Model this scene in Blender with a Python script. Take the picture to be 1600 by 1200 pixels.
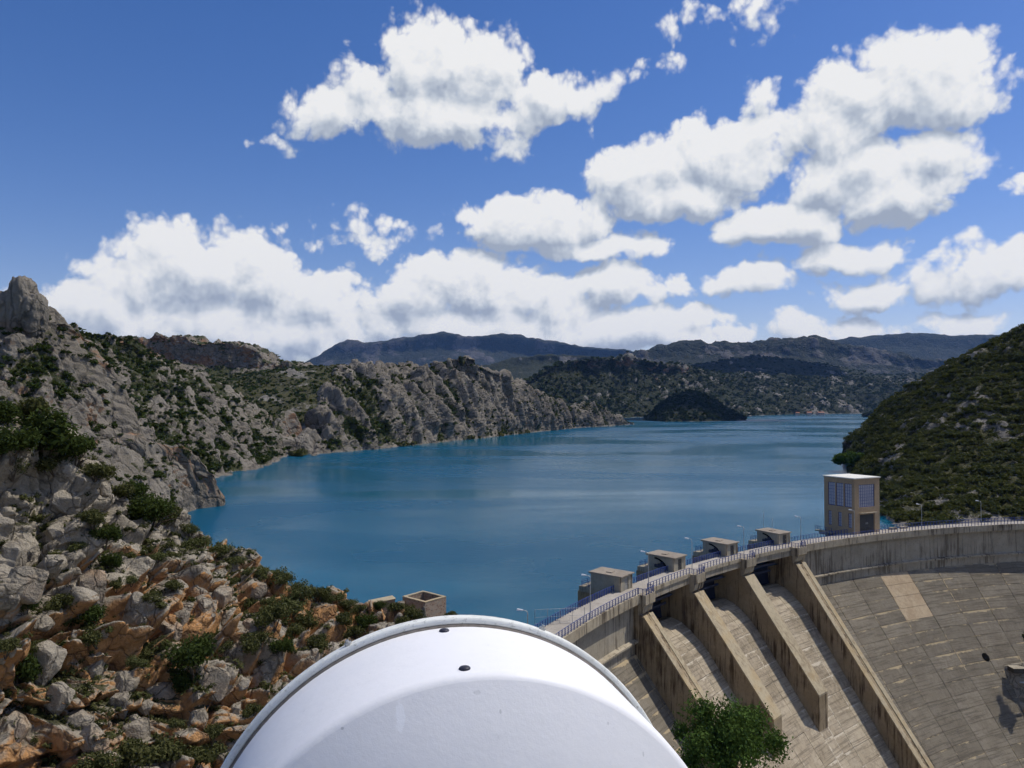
import bpy, bmesh, math, random
import numpy as np
from mathutils import Vector, Matrix
from mathutils.bvhtree import BVHTree

for o in list(bpy.data.objects):
    bpy.data.objects.remove(o)
scene = bpy.context.scene
COL = scene.collection
RND = random.Random(7)
NR = np.random.default_rng(11)
R_ = math.radians

# ------------------------------------------------------------------ camera
CAM_Z = 34.0
FPX = 1200.0
PITCH = math.atan(30 / 1200.0)
cam_data = bpy.data.cameras.new('camera')
cam = bpy.data.objects.new('camera', cam_data)
COL.objects.link(cam)
cam_data.sensor_width = 36.0
cam_data.lens = 36.0 * FPX / 1600.0
cam_data.clip_start = 0.1
cam_data.clip_end = 60000
cam.location = (0, 0, CAM_Z)
cam.rotation_euler = (math.pi / 2 + PITCH, 0, 0)
scene.camera = cam

# ------------------------------------------------------------------ light, exposure
SUN_AZ = 70.0          # degrees from +Y towards +X
SUN_EL = 57.0
sd = Vector((math.sin(R_(SUN_AZ)) * math.cos(R_(SUN_EL)), math.cos(R_(SUN_AZ)) * math.cos(R_(SUN_EL)), math.sin(R_(SUN_EL))))
sun_data = bpy.data.lights.new('sun', 'SUN')
sun_data.energy = 4.2
sun_data.angle = R_(0.53)
sun_data.color = (1.0, 0.955, 0.88)
sun = bpy.data.objects.new('sun', sun_data)
COL.objects.link(sun)
sun.rotation_euler = sd.to_track_quat('Z', 'Y').to_euler()
sun.location = (60, 30, 120)
scene.view_settings.view_transform = 'Standard'
scene.view_settings.look = 'None'
scene.view_settings.gamma = 1.0
scene.view_settings.use_curve_mapping = False
scene.view_settings.exposure = -0.25
scene.render.engine = 'CYCLES'
cy = scene.cycles
cy.max_bounces = 6; cy.diffuse_bounces = 3; cy.glossy_bounces = 3; cy.transmission_bounces = 3
cy.volume_bounces = 0; cy.transparent_max_bounces = 6
cy.use_adaptive_sampling = True; cy.adaptive_threshold = .03; cy.adaptive_min_samples = 20
cy.use_denoising = True
try:
    cy.denoiser = 'OPENIMAGEDENOISE'
    cy.denoising_input_passes = 'RGB_ALBEDO_NORMAL'
except Exception:
    pass
cy.sample_clamp_indirect = 6

# ------------------------------------------------------------------ world: sky with cumulus clouds (by direction)
def ang(px, py):
    x = (px - 800) / FPX; y = (600 - py) / FPX
    v = Vector((x, math.cos(PITCH) - y * math.sin(PITCH), math.sin(PITCH) + y * math.cos(PITCH))).normalized()
    return math.atan2(v.x, v.y), math.asin(v.z)

CLOUDS = [  # centre x, y, half-width, half-height, weight
 (690,110,140,85,1),(600,140,75,75,1),(760,100,75,55,1),(520,185,78,38,.9),(680,185,170,50,1),(860,150,90,40,.8),(945,133,52,22,.6),(770,200,70,38,.8),
 (1400,140,135,78,1),(1310,200,90,80,1),(1480,140,85,52,1),(1330,275,115,55,1),(1440,240,95,45,1),(1390,300,110,48,1),(1198,150,36,26,.6),(1245,143,50,16,.6),
 (1225,350,125,40,1),(1330,330,70,32,.9),(1470,280,66,22,.8),(1545,250,24,28,.5),
 (1130,245,105,62,1),(1000,280,110,62,1),(1050,310,130,38,1),(935,300,50,36,.9),
 (830,350,125,48,1),(905,340,70,40,1),(755,345,62,34,.9),(1000,380,66,24,.8),(900,385,110,22,.8),
 (310,425,130,75,1.1),(220,440,95,65,1),(400,440,110,60,1),(480,470,100,55,1),(100,460,60,36,.9),(150,490,110,55,1),(300,505,250,70,1),(450,525,190,60,1),(70,520,120,50,1),
 (730,450,140,62,1),(650,470,90,52,1),(850,475,110,55,1),(960,450,90,46,1),(1035,450,66,27,.8),(800,515,290,46,1),(980,515,150,36,1),(1100,505,62,22,.8),(1080,530,110,18,.8),
 (555,342,48,18,.45),(450,365,52,24,.32),(585,388,62,26,.38),(672,355,28,14,.4),(1340,398,80,28,.9),(1170,440,72,30,.9),(1205,400,50,13,.45),(1355,455,76,28,.9),
 (1530,430,88,48,1),(1240,510,68,28,.9),(1350,515,60,18,.7),(1500,508,80,17,.7),(1552,495,30,12,.6),(1595,300,32,19,.8),(1050,95,32,14,.5),(1065,35,42,24,.4),(1200,25,36,26,.33),(430,225,30,11,.3),(910,212,22,10,.3),
]

def build_world():
    w = bpy.data.worlds.new('World'); scene.world = w; w.use_nodes = True
    w.cycles.sampling_method = 'MANUAL'; w.cycles.sample_map_resolution = 256
    nt = w.node_tree; nt.nodes.clear(); L = nt.links.new
    def density_group(blobs, generic):
        """(az, el) -> cloud density D and its smooth part S"""
        g = bpy.data.node_groups.new('cloud_density', 'ShaderNodeTree')
        g.interface.new_socket('P', in_out='INPUT', socket_type='NodeSocketVector')
        g.interface.new_socket('D', in_out='OUTPUT', socket_type='NodeSocketFloat')
        g.interface.new_socket('S', in_out='OUTPUT', socket_type='NodeSocketFloat')
        gi = g.nodes.new('NodeGroupInput'); go = g.nodes.new('NodeGroupOutput'); GL = g.links.new
        def vm(op, a=None, b=None, c=None):
            n = g.nodes.new('ShaderNodeVectorMath'); n.operation = op
            for i, s in enumerate((a, b, c)):
                if s is None: continue
                if hasattr(s, 'links'): GL(s, n.inputs[i])
                else: n.inputs[i].default_value = s
            return n
        def mt(op, a=None, b=None, c=None, clamp=False):
            n = g.nodes.new('ShaderNodeMath'); n.operation = op; n.use_clamp = clamp
            for i, s in enumerate((a, b, c)):
                if s is None: continue
                if hasattr(s, 'links'): GL(s, n.inputs[i])
                else: n.inputs[i].default_value = s
            return n.outputs[0]
        def noise(vec, sc, det, rough):
            n = g.nodes.new('ShaderNodeTexNoise'); n.noise_dimensions = '2D'; n.inputs['Scale'].default_value = sc
            n.inputs['Detail'].default_value = det; n.inputs['Roughness'].default_value = rough; GL(vec, n.inputs['Vector']); return n
        P = gi.outputs['P']
        wv = vm('SUBTRACT', noise(P, 9, 3, .5).outputs['Color'], (.5, .5, .5)).outputs[0]
        PW = vm('MULTIPLY_ADD', wv, (.05, .035, 0), P).outputs[0]
        acc = -1.0
        for cx, cyy, rx, ry, wt in blobs:
            a, e = ang(cx, cyy)
            grow = 1.0 + .10 * (1 - min(1, rx / 110.)); ix = FPX / rx / grow; iy = FPX / ry / grow
            wt = wt * min(1.0, max(.5, rx / 110.))
            m = vm('MULTIPLY_ADD', PW, (ix, iy, 0), (-a * ix, -e * iy, 0)).outputs[0]
            d = vm('DOT_PRODUCT', m, m).outputs['Value']
            acc = mt('MAXIMUM', mt('MULTIPLY_ADD', d, -wt, wt), acc)
        if generic:    # the same kind of sky goes on all round
            gn = noise(vm('MULTIPLY_ADD', P, (1, 1.8, 1), (3.3, 1.7, 0)).outputs[0], 2.6, 3, .5)
            acc = mt('MAXIMUM', mt('MULTIPLY_ADD', gn.outputs['Fac'], 7.0, -4.0), acc)
        n1 = noise(P, 20, 6, .52)
        v1 = g.nodes.new('ShaderNodeTexVoronoi'); v1.voronoi_dimensions = '2D'; v1.feature = 'F1'; v1.inputs['Scale'].default_value = 26
        v1.inputs['Detail'].default_value = 2.0; v1.inputs['Roughness'].default_value = .55; v1.inputs['Lacunarity'].default_value = 2.3
        v1.normalize = True
        GL(vm('MULTIPLY_ADD', wv, (.04, .04, 0), P).outputs[0], v1.inputs['Vector'])
        NZ = mt('ADD', mt('MULTIPLY_ADD', n1.outputs['Fac'], 1.5, -.75), mt('MULTIPLY_ADD', v1.outputs['Distance'], -1.35, .50))
        GL(mt('ADD', mt('ADD', acc, -.12), NZ), go.inputs['D'])
        if hasattr(acc, 'links'): GL(acc, go.inputs['S'])
        return g
    def N(t, **k):
        n = nt.nodes.new(t)
        for a, b in k.items(): setattr(n, a, b)
        return n
    def M(op, a=None, b=None, c=None, clamp=False):
        n = N('ShaderNodeMath', operation=op); n.use_clamp = clamp
        for i, s in enumerate((a, b, c)):
            if s is None: continue
            if hasattr(s, 'links'): L(s, n.inputs[i])
            else: n.inputs[i].default_value = s
        return n.outputs[0]
    tc = N('ShaderNodeTexCoord')
    sx = N('ShaderNodeSeparateXYZ'); L(tc.outputs['Generated'], sx.inputs[0])
    az = M('ARCTAN2', sx.outputs[0], sx.outputs[1]); el = M('ARCSINE', sx.outputs[2])
    cb = N('ShaderNodeCombineXYZ'); L(az, cb.inputs[0]); L(el, cb.inputs[1])
    sky = N('ShaderNodeTexSky', sky_type='NISHITA'); sky.sun_disc = False
    sky.sun_elevation = R_(SUN_EL); sky.sun_rotation = R_(SUN_AZ)
    sky.altitude = 300; sky.air_density = 1.0; sky.dust_density = .3; sky.ozone_density = 1.6
    hs = N('ShaderNodeHueSaturation'); hs.inputs['Saturation'].default_value = 1.36; hs.inputs['Value'].default_value = 1.30
    tn = N('ShaderNodeVectorMath', operation='MULTIPLY'); L(sky.outputs[0], tn.inputs[0]); tn.inputs[1].default_value = (1.06, .925, 1.0); L(tn.outputs[0], hs.inputs['Color'])
    def cloudy(g):
        """a background of sky with the clouds of one density group in front"""
        def dens(off):
            gn_ = N('ShaderNodeGroup'); gn_.node_tree = g
            ad = N('ShaderNodeVectorMath', operation='ADD'); L(cb.outputs[0], ad.inputs[0]); ad.inputs[1].default_value = off
            L(ad.outputs[0], gn_.inputs[0]); return gn_
        d0 = dens((0, 0, 0)); d1 = dens((.008, .022, 0))
        alpha = N('ShaderNodeMapRange', interpolation_type='SMOOTHSTEP'); L(d0.outputs['D'], alpha.inputs[0])
        alpha.inputs[1].default_value = -.05; alpha.inputs[2].default_value = .38
        # thin towards the sun -> bright, thick -> grey
        dif = M('SUBTRACT', d0.outputs['D'], d1.outputs['D']); dfs = M('SUBTRACT', d0.outputs['S'], d1.outputs['S'])
        lit = M('MULTIPLY_ADD', dif, .56, .635)
        lit = M('ADD', lit, M('MULTIPLY', M('MINIMUM', M('MAXIMUM', dfs, -.8), .3), .58))
        thick = M('MULTIPLY', M('MAXIMUM', M('SUBTRACT', d1.outputs['D'], .25), 0), -.13)
        lit = M('ADD', lit, thick, clamp=True)
        cr = N('ShaderNodeValToRGB'); L(lit, cr.inputs[0])
        e = cr.color_ramp.elements
        e[0].position = .10; e[0].color = (.40, .46, .57, 1)
        e[1].position = .86; e[1].color = (.97, .97, .97, 1)
        k = e.new(.38); k.color = (.60, .655, .735, 1)
        k = e.new(.60); k.color = (.82, .845, .88, 1)
        mx = N('ShaderNodeMix', data_type='RGBA'); L(alpha.outputs[0], mx.inputs['Factor']); L(hs.outputs[0], mx.inputs[6])
        cs = N('ShaderNodeVectorMath', operation='SCALE'); L(cr.outputs[0], cs.inputs[0]); cs.inputs['Scale'].default_value = 10.8
        L(cs.outputs[0], mx.inputs[7])
        bg = N('ShaderNodeBackground'); bg.inputs['Strength'].default_value = 0.1; L(mx.outputs[2], bg.inputs['Color'])
        return bg.outputs[0]
    # the clouds are looked up sector by sector (a cloud near a border is listed in both sectors)
    cur = cloudy(density_group([], True))
    XS = [(-200, 440), (440, 830), (830, 1180), (1180, 1800)]; YS = [(-260, 325), (325, 680)]
    for x0, x1 in XS:
        for y0, y1 in YS:
            bl = []
            for c in CLOUDS:
                wq = c[4] * min(1.0, max(.5, c[2] / 110.)); k = math.sqrt(1 + 1 / wq) * 1.1
                if c[0] + c[2] * k + 70 > x0 and c[0] - c[2] * k - 70 < x1 and c[1] + c[3] * k + 70 > y0 and c[1] - c[3] * k - 70 < y1: bl.append(c)
            a0 = ang(x0, 500)[0]; a1 = ang(x1, 500)[0]; e0 = ang(800, y1)[1]; e1 = ang(800, y0)[1]
            ina = M('MULTIPLY', M('GREATER_THAN', az, a0), M('LESS_THAN', az, a1)); ine = M('MULTIPLY', M('GREATER_THAN', el, e0), M('LESS_THAN', el, e1))
            ms = N('ShaderNodeMixShader'); L(M('MULTIPLY', ina, ine), ms.inputs[0]); L(cur, ms.inputs[1]); L(cloudy(density_group(bl, False)), ms.inputs[2])
            cur = ms.outputs[0]
    out = N('ShaderNodeOutputWorld'); L(cur, out.inputs['Surface'])
build_world()

# ------------------------------------------------------------------ helpers: noise
_G = NR.normal(size=(256, 3)); _G /= np.linalg.norm(_G, axis=1)[:, None]
def _h(ix, iy, iz, seed=0):
    h = (ix.astype(np.int64) * 374761393 + iy.astype(np.int64) * 668265263 + iz.astype(np.int64) * 2147483647 + seed * 974634541) & 0xffffffff
    h = ((h ^ (h >> 13)) * 1274126177) & 0xffffffff
    return h ^ (h >> 16)
def perlin(p, seed=0):
    i = np.floor(p); f = p - i; i = i.astype(np.int64)
    u = f * f * f * (f * (f * 6 - 15) + 10)
    out = 0
    for dx in (0, 1):
        wx = u[:, 0] if dx else 1 - u[:, 0]
        for dy in (0, 1):
            wy = u[:, 1] if dy else 1 - u[:, 1]
            for dz in (0, 1):
                wz = u[:, 2] if dz else 1 - u[:, 2]
                g = _G[_h(i[:, 0] + dx, i[:, 1] + dy, i[:, 2] + dz, seed) & 255]
                out = out + wx * wy * wz * (g[:, 0] * (f[:, 0] - dx) + g[:, 1] * (f[:, 1] - dy) + g[:, 2] * (f[:, 2] - dz))
    return out * 1.5
def fbm(p, oct=5, gain=.5, seed=0):
    a = 1; s = 0; t = 0
    for k in range(oct):
        s = s + a * perlin(p, seed + k); t += a; a *= gain; p = p * 2.03 + 11.7
    return s / t
def ridged(p, oct=4, gain=.55, seed=0):
    a = 1; s = 0; t = 0
    for k in range(oct):
        s = s + a * (1 - np.abs(perlin(p, seed + k)) * 2); t += a; a *= gain; p = p * 2.07 + 5.3
    return s / t
def worley(p, seed=0):
    i = np.floor(p).astype(np.int64); n = len(p)
    f1 = np.full(n, 9.); f2 = np.full(n, 9.); idv = np.zeros(n)
    for dx in (-1, 0, 1):
        for dy in (-1, 0, 1):
            for dz in (-1, 0, 1):
                c = i + np.array((dx, dy, dz)); h = _h(c[:, 0], c[:, 1], c[:, 2], seed)
                q = c + np.stack(((h & 255) / 255., ((h >> 8) & 255) / 255., ((h >> 16) & 255) / 255.), 1)
                d = ((p - q) ** 2).sum(1); r = ((h >> 4) & 1023) / 1023.
                m = d < f1
                f2 = np.where(m, f1, np.minimum(f2, d)); idv = np.where(m, r, idv); f1 = np.where(m, d, f1)
    return np.sqrt(f1), np.sqrt(f2), idv
def sstep(a, b, x):
    t = np.clip((x - a) / (b - a), 0, 1); return t * t * (3 - 2 * t)

# ------------------------------------------------------------------ helpers: places, objects
def P(px, py, d):
    """the point d metres ahead along a sight line"""
    x = (px - 800) / FPX; y = (600 - py) / FPX
    v = np.array((x, math.cos(PITCH) - y * math.sin(PITCH), math.sin(PITCH) + y * math.cos(PITCH)))
    return v * (d / v[1]) + np.array((0, 0, CAM_Z))
def W(px, py):
    """the point of the water sheet on a sight line"""
    x = (px - 800) / FPX; y = (600 - py) / FPX
    v = np.array((x, math.cos(PITCH) - y * math.sin(PITCH), math.sin(PITCH) + y * math.cos(PITCH)))
    return v * (-CAM_Z / v[2]) + np.array((0, 0, CAM_Z))

def tag(o, label=None, cat=None, group=None, kind=None):
    if label: o['label'] = label
    if cat: o['category'] = cat
    if group: o['group'] = group
    if kind: o['kind'] = kind
    return o
def empty(name, loc=(0, 0, 0), rz=0):
    o = bpy.data.objects.new(name, None); COL.objects.link(o)
    o.location = loc; o.rotation_euler = (0, 0, rz); o.empty_display_size = .5
    return o
def mesh_np(name, V, F, mat, parent=None, smooth=False, attrs=None, uv=None):
    """V (n,3), F (m,k) arrays -> one mesh object"""
    V = np.asarray(V, np.float32); F = np.asarray(F, np.int32)
    me = bpy.data.meshes.new(name)
    me.vertices.add(len(V)); me.vertices.foreach_set('co', V.ravel())
    k = F.shape[1]
    me.loops.add(F.size); me.loops.foreach_set('vertex_index', F.ravel())
    me.polygons.add(len(F)); me.polygons.foreach_set('loop_start', np.arange(0, F.size, k, dtype=np.int32))
    if smooth: me.polygons.foreach_set('use_smooth', np.ones(len(F), bool))
    me.update(calc_edges=True)
    for a, v in (attrs or {}).items():
        t = me.attributes.new(a, 'FLOAT', 'POINT'); t.data.foreach_set('value', np.asarray(v, np.float32))
    if uv is not None:
        l = me.uv_layers.new(name='UVMap'); l.data.foreach_set('uv', np.asarray(uv, np.float32).ravel())
    if mat: me.materials.append(mat)
    o = bpy.data.objects.new(name, me); COL.objects.link(o)
    if parent: o.parent = parent
    return o

class MB:
    """collects shapes, builds one mesh object"""
    def __init__(s): s.v = []; s.f = []
    def add(s, V, F):
        b = len(s.v); s.v += [tuple(map(float, p)) for p in V]; s.f += [tuple(b + i for i in f) for f in F]; return s
    def hexa(s, c):       # 8 corners: bottom ring 0-3, top ring 4-7
        return s.add(c, [(3, 2, 1, 0), (4, 5, 6, 7), (0, 1, 5, 4), (1, 2, 6, 5), (2, 3, 7, 6), (3, 0, 4, 7)])
    def box(s, x0, x1, y0, y1, z0, z1):
        return s.hexa([(x0, y0, z0), (x1, y0, z0), (x1, y1, z0), (x0, y1, z0), (x0, y0, z1), (x1, y0, z1), (x1, y1, z1), (x0, y1, z1)])
    def tube(s, pts, r, n=8, caps=True):
        pts = [Vector(p) for p in pts]; rr = r if isinstance(r, (list, tuple)) else [r] * len(pts)
        V = []; F = []
        for i, p in enumerate(pts):
            t = (pts[min(i + 1, len(pts) - 1)] - pts[max(i - 1, 0)]).normalized()
            a = t.orthogonal().normalized() if i == 0 else (a - t * a.dot(t)).normalized()
            b = t.cross(a)
            for k in range(n):
                q = 2 * math.pi * k / n; V.append(p + (a * math.cos(q) + b * math.sin(q)) * rr[i])
        for i in range(len(pts) - 1):
            for k in range(n):
                F.append((i * n + k, i * n + (k + 1) % n, (i + 1) * n + (k + 1) % n, (i + 1) * n + k))
        if caps:
            F.append(tuple(reversed(range(n)))); F.append(tuple((len(pts) - 1) * n + k for k in range(n)))
        return s.add(V, F)
    def lathe(s, prof, n=48, axis='z'):
        V = []; F = []
        for r, z in prof:
            for k in range(n):
                q = 2 * math.pi * k / n; V.append((r * math.cos(q), r * math.sin(q), z))
        for i in range(len(prof) - 1):
            for k in range(n):
                F.append((i * n + k, i * n + (k + 1) % n, (i + 1) * n + (k + 1) % n, (i + 1) * n + k))
        return s.add(V, F)
    def build(s, name, mat, parent=None, smooth=False, bevel=0):
        me = bpy.data.meshes.new(name); me.from_pydata(s.v, [], s.f)
        bm = bmesh.new(); bm.from_mesh(me)
        bmesh.ops.recalc_face_normals(bm, faces=bm.faces)
        if bevel: bmesh.ops.bevel(bm, geom=bm.edges[:], offset=bevel, segments=1, affect='EDGES')
        bm.to_mesh(me); bm.free()
        if smooth:
            for p in me.polygons: p.use_smooth = True
        if mat: me.materials.append(mat)
        o = bpy.data.objects.new(name, me); COL.objects.link(o)
        if parent: o.parent = parent
        return o
def copy_tree(o, parent=None):
    c = o.copy(); COL.objects.link(c); c.parent = parent
    for ch in list(o.children): copy_tree(ch, c)
    return c

# ------------------------------------------------------------------ helpers: materials
MATS = {}
class NT:
    def __init__(s, name):
        s.m = bpy.data.materials.new(name); s.m.use_nodes = True; s.t = s.m.node_tree; s.t.nodes.clear()
        s.out = s.n('ShaderNodeOutputMaterial'); MATS[name] = s.m
    def n(s, t, **k):
        x = s.t.nodes.new(t)
        for a, b in k.items(): setattr(x, a, b)
        return x
    def l(s, a, b): s.t.links.new(a, b)
    def set(s, node, **k):
        for a, b in k.items():
            i = node.inputs[a.replace('_', ' ')]
            if hasattr(b, 'links'): s.l(b, i)
            else: i.default_value = b
        return node
    def math(s, op, a=None, b=None, c=None, clamp=False):
        x = s.n('ShaderNodeMath', operation=op); x.use_clamp = clamp
        for i, v in enumerate((a, b, c)):
            if v is None: continue
            if hasattr(v, 'links'): s.l(v, x.inputs[i])
            else: x.inputs[i].default_value = v
        return x.outputs[0]
    def pos(s): return s.n('ShaderNodeNewGeometry').outputs['Position']
    def scale(s, v, k):
        x = s.n('ShaderNodeVectorMath', operation='MULTIPLY'); s.l(v, x.inputs[0]); x.inputs[1].default_value = k; return x.outputs[0]
    def noise(s, vec, sc, det=6, rough=.6, dist=0):
        x = s.n('ShaderNodeTexNoise'); s.l(vec, x.inputs['Vector']); x.inputs['Scale'].default_value = sc
        x.inputs['Detail'].default_value = det; x.inputs['Roughness'].default_value = rough; x.inputs['Distortion'].default_value = dist
        return x.outputs['Fac']
    def attr(s, name): return s.n('ShaderNodeAttribute', attribute_name=name).outputs['Fac']
    def ramp(s, fac, stops, interp='LINEAR'):
        x = s.n('ShaderNodeValToRGB'); s.l(fac, x.inputs[0]); e = x.color_ramp.elements; x.color_ramp.interpolation = interp
        e[0].position = stops[0][0]; e[0].color = (*stops[0][1], 1); e[1].position = stops[-1][0]; e[1].color = (*stops[-1][1], 1)
        for p, c in stops[1:-1]:
            k = e.new(p); k.color = (*c, 1)
        return x.outputs[0]
    def fr(s, v, a, b, c=0., d=1.):
        x = s.n('ShaderNodeMapRange', interpolation_type='SMOOTHSTEP'); s.l(v, x.inputs[0])
        for i, q in enumerate((a, b, c, d)): x.inputs[i + 1].default_value = q
        return x.outputs[0]
    def mix(s, f, a, b, blend='MIX'):
        x = s.n('ShaderNodeMix', data_type='RGBA', blend_type=blend)
        for i, v in ((0, f), (6, a), (7, b)):
            if hasattr(v, 'links'): s.l(v, x.inputs[i])
            else: x.inputs[i].default_value = v if i == 0 else (*v, 1)
        return x.outputs[2]
    def bump(s, h, strength=.5, dist=.1, normal=None):
        x = s.n('ShaderNodeBump'); s.l(h, x.inputs['Height']); x.inputs['Strength'].default_value = strength; x.inputs['Distance'].default_value = dist
        if normal is not None: s.l(normal, x.inputs['Normal'])
        return x.outputs[0]
    def pbr(s, col, rough=.9, normal=None, metal=0, spec=.3, **k):
        b = s.n('ShaderNodeBsdfPrincipled')
        if hasattr(col, 'links'): s.l(col, b.inputs['Base Color'])
        else: b.inputs['Base Color'].default_value = (*col, 1)
        if hasattr(rough, 'links'): s.l(rough, b.inputs['Roughness'])
        else: b.inputs['Roughness'].default_value = rough
        b.inputs['Metallic'].default_value = metal; b.inputs['Specular IOR Level'].default_value = spec
        if normal is not None: s.l(normal, b.inputs['Normal'])
        for a, v in k.items(): b.inputs[a].default_value = v
        s.l(b.outputs[0], s.out.inputs['Surface']); return s.m

def terrain_mat(name, rock, rock2, orange, orange_amt, green, green2, sc, soil=(.20, .17, .12), bump=.6):
    t = NT(name); p = t.pos(); p1 = t.scale(p, (1 / sc,) * 3)
    n1 = t.noise(p1, .35, 8, .62); n2 = t.noise(p1, 1.7, 8, .68); n3 = t.noise(p1, 9., 4, .6)
    rc = t.mix(t.fr(n1, .35, .65), rock, rock2)
    rc = t.mix(t.fr(n2, .48, .74, 0, .55), rc, tuple(c * .45 for c in rock))     # lichen and dark weathering
    rc = t.mix(t.fr(n3, .5, .8, 0, .45), rc, tuple(min(1, c * 1.35) for c in rock2))
    om = t.math('ADD', t.attr('orange'), t.math('MULTIPLY_ADD', n1, .9, -.45))
    om = t.math('MULTIPLY', t.fr(om, .42, .75), orange_amt)
    oc = t.mix(t.fr(n2, .35, .7), orange, tuple(c * .6 for c in orange))
    rc = t.mix(om, rc, oc)
    wp = t.n('ShaderNodeVectorMath', operation='ADD'); t.l(t.scale(p1, (.75, .75, .55)), wp.inputs[0])
    wn = t.n('ShaderNodeTexNoise'); t.l(p1, wn.inputs['Vector']); wn.inputs['Scale'].default_value = .9; wn.inputs['Detail'].default_value = 3; t.l(wn.outputs['Color'], wp.inputs[1])
    vo = t.n('ShaderNodeTexVoronoi', feature='DISTANCE_TO_EDGE'); t.l(wp.outputs[0], vo.inputs['Vector']); vo.inputs['Scale'].default_value = 1.0
    ck = t.fr(vo.outputs['Distance'], .0, .07)                                          # open joints in the rock
    rc = t.mix(t.math('MULTIPLY', t.math('SUBTRACT', 1.0, ck), .55), rc, tuple(c * .25 for c in rock))
    gc = t.mix(t.fr(n2, .35, .65), green, green2)
    gc = t.mix(t.fr(n3, .52, .7, 0, .5), gc, soil)
    vg = t.math('ADD', t.attr('veg'), t.math('MULTIPLY_ADD', n2, .9, -.45))
    vg = t.math('ADD', vg, t.math('MULTIPLY_ADD', n3, .3, -.15))
    col = t.mix(t.fr(vg, .42, .6), rc, gc)
    hgt = t.math('ADD', t.math('ADD', t.math('MULTIPLY', n2, 1.), t.math('MULTIPLY', n3, .35)), t.math('MULTIPLY', ck, .3))
    return t.pbr(col, .95, t.bump(hgt, bump, sc * .45), spec=.15)

M_KARST = terrain_mat('karst_limestone', (.15, .131, .104), (.225, .20, .162), (.30, .155, .075), .8, (.028, .035, .013), (.048, .052, .021), 6.0)
M_NEAR = terrain_mat('near_limestone', (.30, .258, .195), (.41, .36, .28), (.52, .27, .105), .95, (.042, .046, .018), (.075, .072, .036), 1.6, soil=(.19, .15, .10), bump=.8)
M_SCRUB = terrain_mat('scrub_slope', (.17, .155, .13), (.23, .212, .18), (.25, .15, .085), .4, (.036, .040, .014), (.066, .062, .026), 5.0)
M_FOREST = terrain_mat('forested_hill', (.16, .148, .13), (.21, .195, .17), (.30, .155, .085), .9, (.014, .021, .010), (.028, .034, .015), 22.0)
M_MOUNT = terrain_mat('far_mountain', (.085, .08, .072), (.12, .112, .10), (.14, .10, .075), .3, (.014, .021, .013), (.028, .033, .018), 70.0)

# ------------------------------------------------------------------ helpers: terrain lofted through surveyed lines
def resample(pts, n):
    pts = np.asarray(pts, float)
    d = np.r_[0, np.cumsum(np.linalg.norm(np.diff(pts, axis=0), axis=1))]; d /= d[-1]
    u = np.linspace(0, 1, n)
    return np.stack([np.interp(u, d, pts[:, k]) for k in range(3)], 1)
def rs_px(row, n):
    """row of (px, py, d) resampled evenly along the sight, then placed"""
    a = np.asarray(row, float); dd = np.hypot(np.diff(a[:, 0]), np.diff(a[:, 1])); d = np.r_[0, np.cumsum(dd)]; d /= d[-1]
    u = np.linspace(0, 1, n); q = np.stack([np.interp(u, d, a[:, k]) for k in range(3)], 1)
    return np.array([P(*t) for t in q])
def loft(rows, seg, curve=True):
    """rows (k,n,3), seg steps between rows -> grid (m,n,3)"""
    out = []
    k = len(rows)
    for i in range(k - 1):
        a, b = rows[i], rows[i + 1]
        pa = rows[i - 1] if i else 2 * a - b; pb = rows[i + 2] if i + 2 < k else 2 * b - a
        for j in range(seg[i]):
            t = j / seg[i]
            c = .5 * ((2 * a) + (b - pa) * t + (2 * pa - 5 * a + 4 * b - pb) * t * t + (-pa + 3 * a - 3 * b + pb) * t ** 3)
            out.append(a + (b - a) * t if not curve else .6 * c + .4 * (a + (b - a) * t))
    out.append(rows[-1]); return np.array(out)
def grid_normals(G):
    du = np.gradient(G, axis=1); dv = np.gradient(G, axis=0)
    n = np.cross(du, dv); n /= np.linalg.norm(n, axis=2)[..., None] + 1e-9
    s = np.sign(n[..., 2].mean()) or 1
    return n * s
def grid_faces(m, n):
    i = np.arange(m * n).reshape(m, n)
    return np.stack((i[:-1, :-1].ravel(), i[:-1, 1:].ravel(), i[1:, 1:].ravel(), i[1:, :-1].ravel()), 1)
TERR = {}
def terrain(name, G, disp, vegf, orf, mat, label=None):
    m, n = G.shape[:2]; N = grid_normals(G); p = G.reshape(-1, 3)
    d = disp(p, N.reshape(-1, 3))
    q = p + N.reshape(-1, 3) * d[:, None]
    G2 = q.reshape(m, n, 3); N2 = grid_normals(G2).reshape(-1, 3)
    veg = vegf(q, N2, d); org = orf(q, N2, d)
    o = mesh_np(name, q, grid_faces(m, n), mat, attrs={'veg': veg, 'orange': org}, smooth=False)
    tag(o, label, None, None, 'structure')
    TERR[name] = (G2, N2.reshape(m, n, 3), veg.reshape(m, n))
    return o
def back(row, dx, dy, dz):
    return row + np.array((dx, dy, dz))
def axis_scale(p, e, k):
    """squeeze along e so noise is drawn out along it"""
    e = np.asarray(e, float); e /= np.linalg.norm(e)
    return p - np.outer(p @ e, e) * (1 - k)

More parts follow.
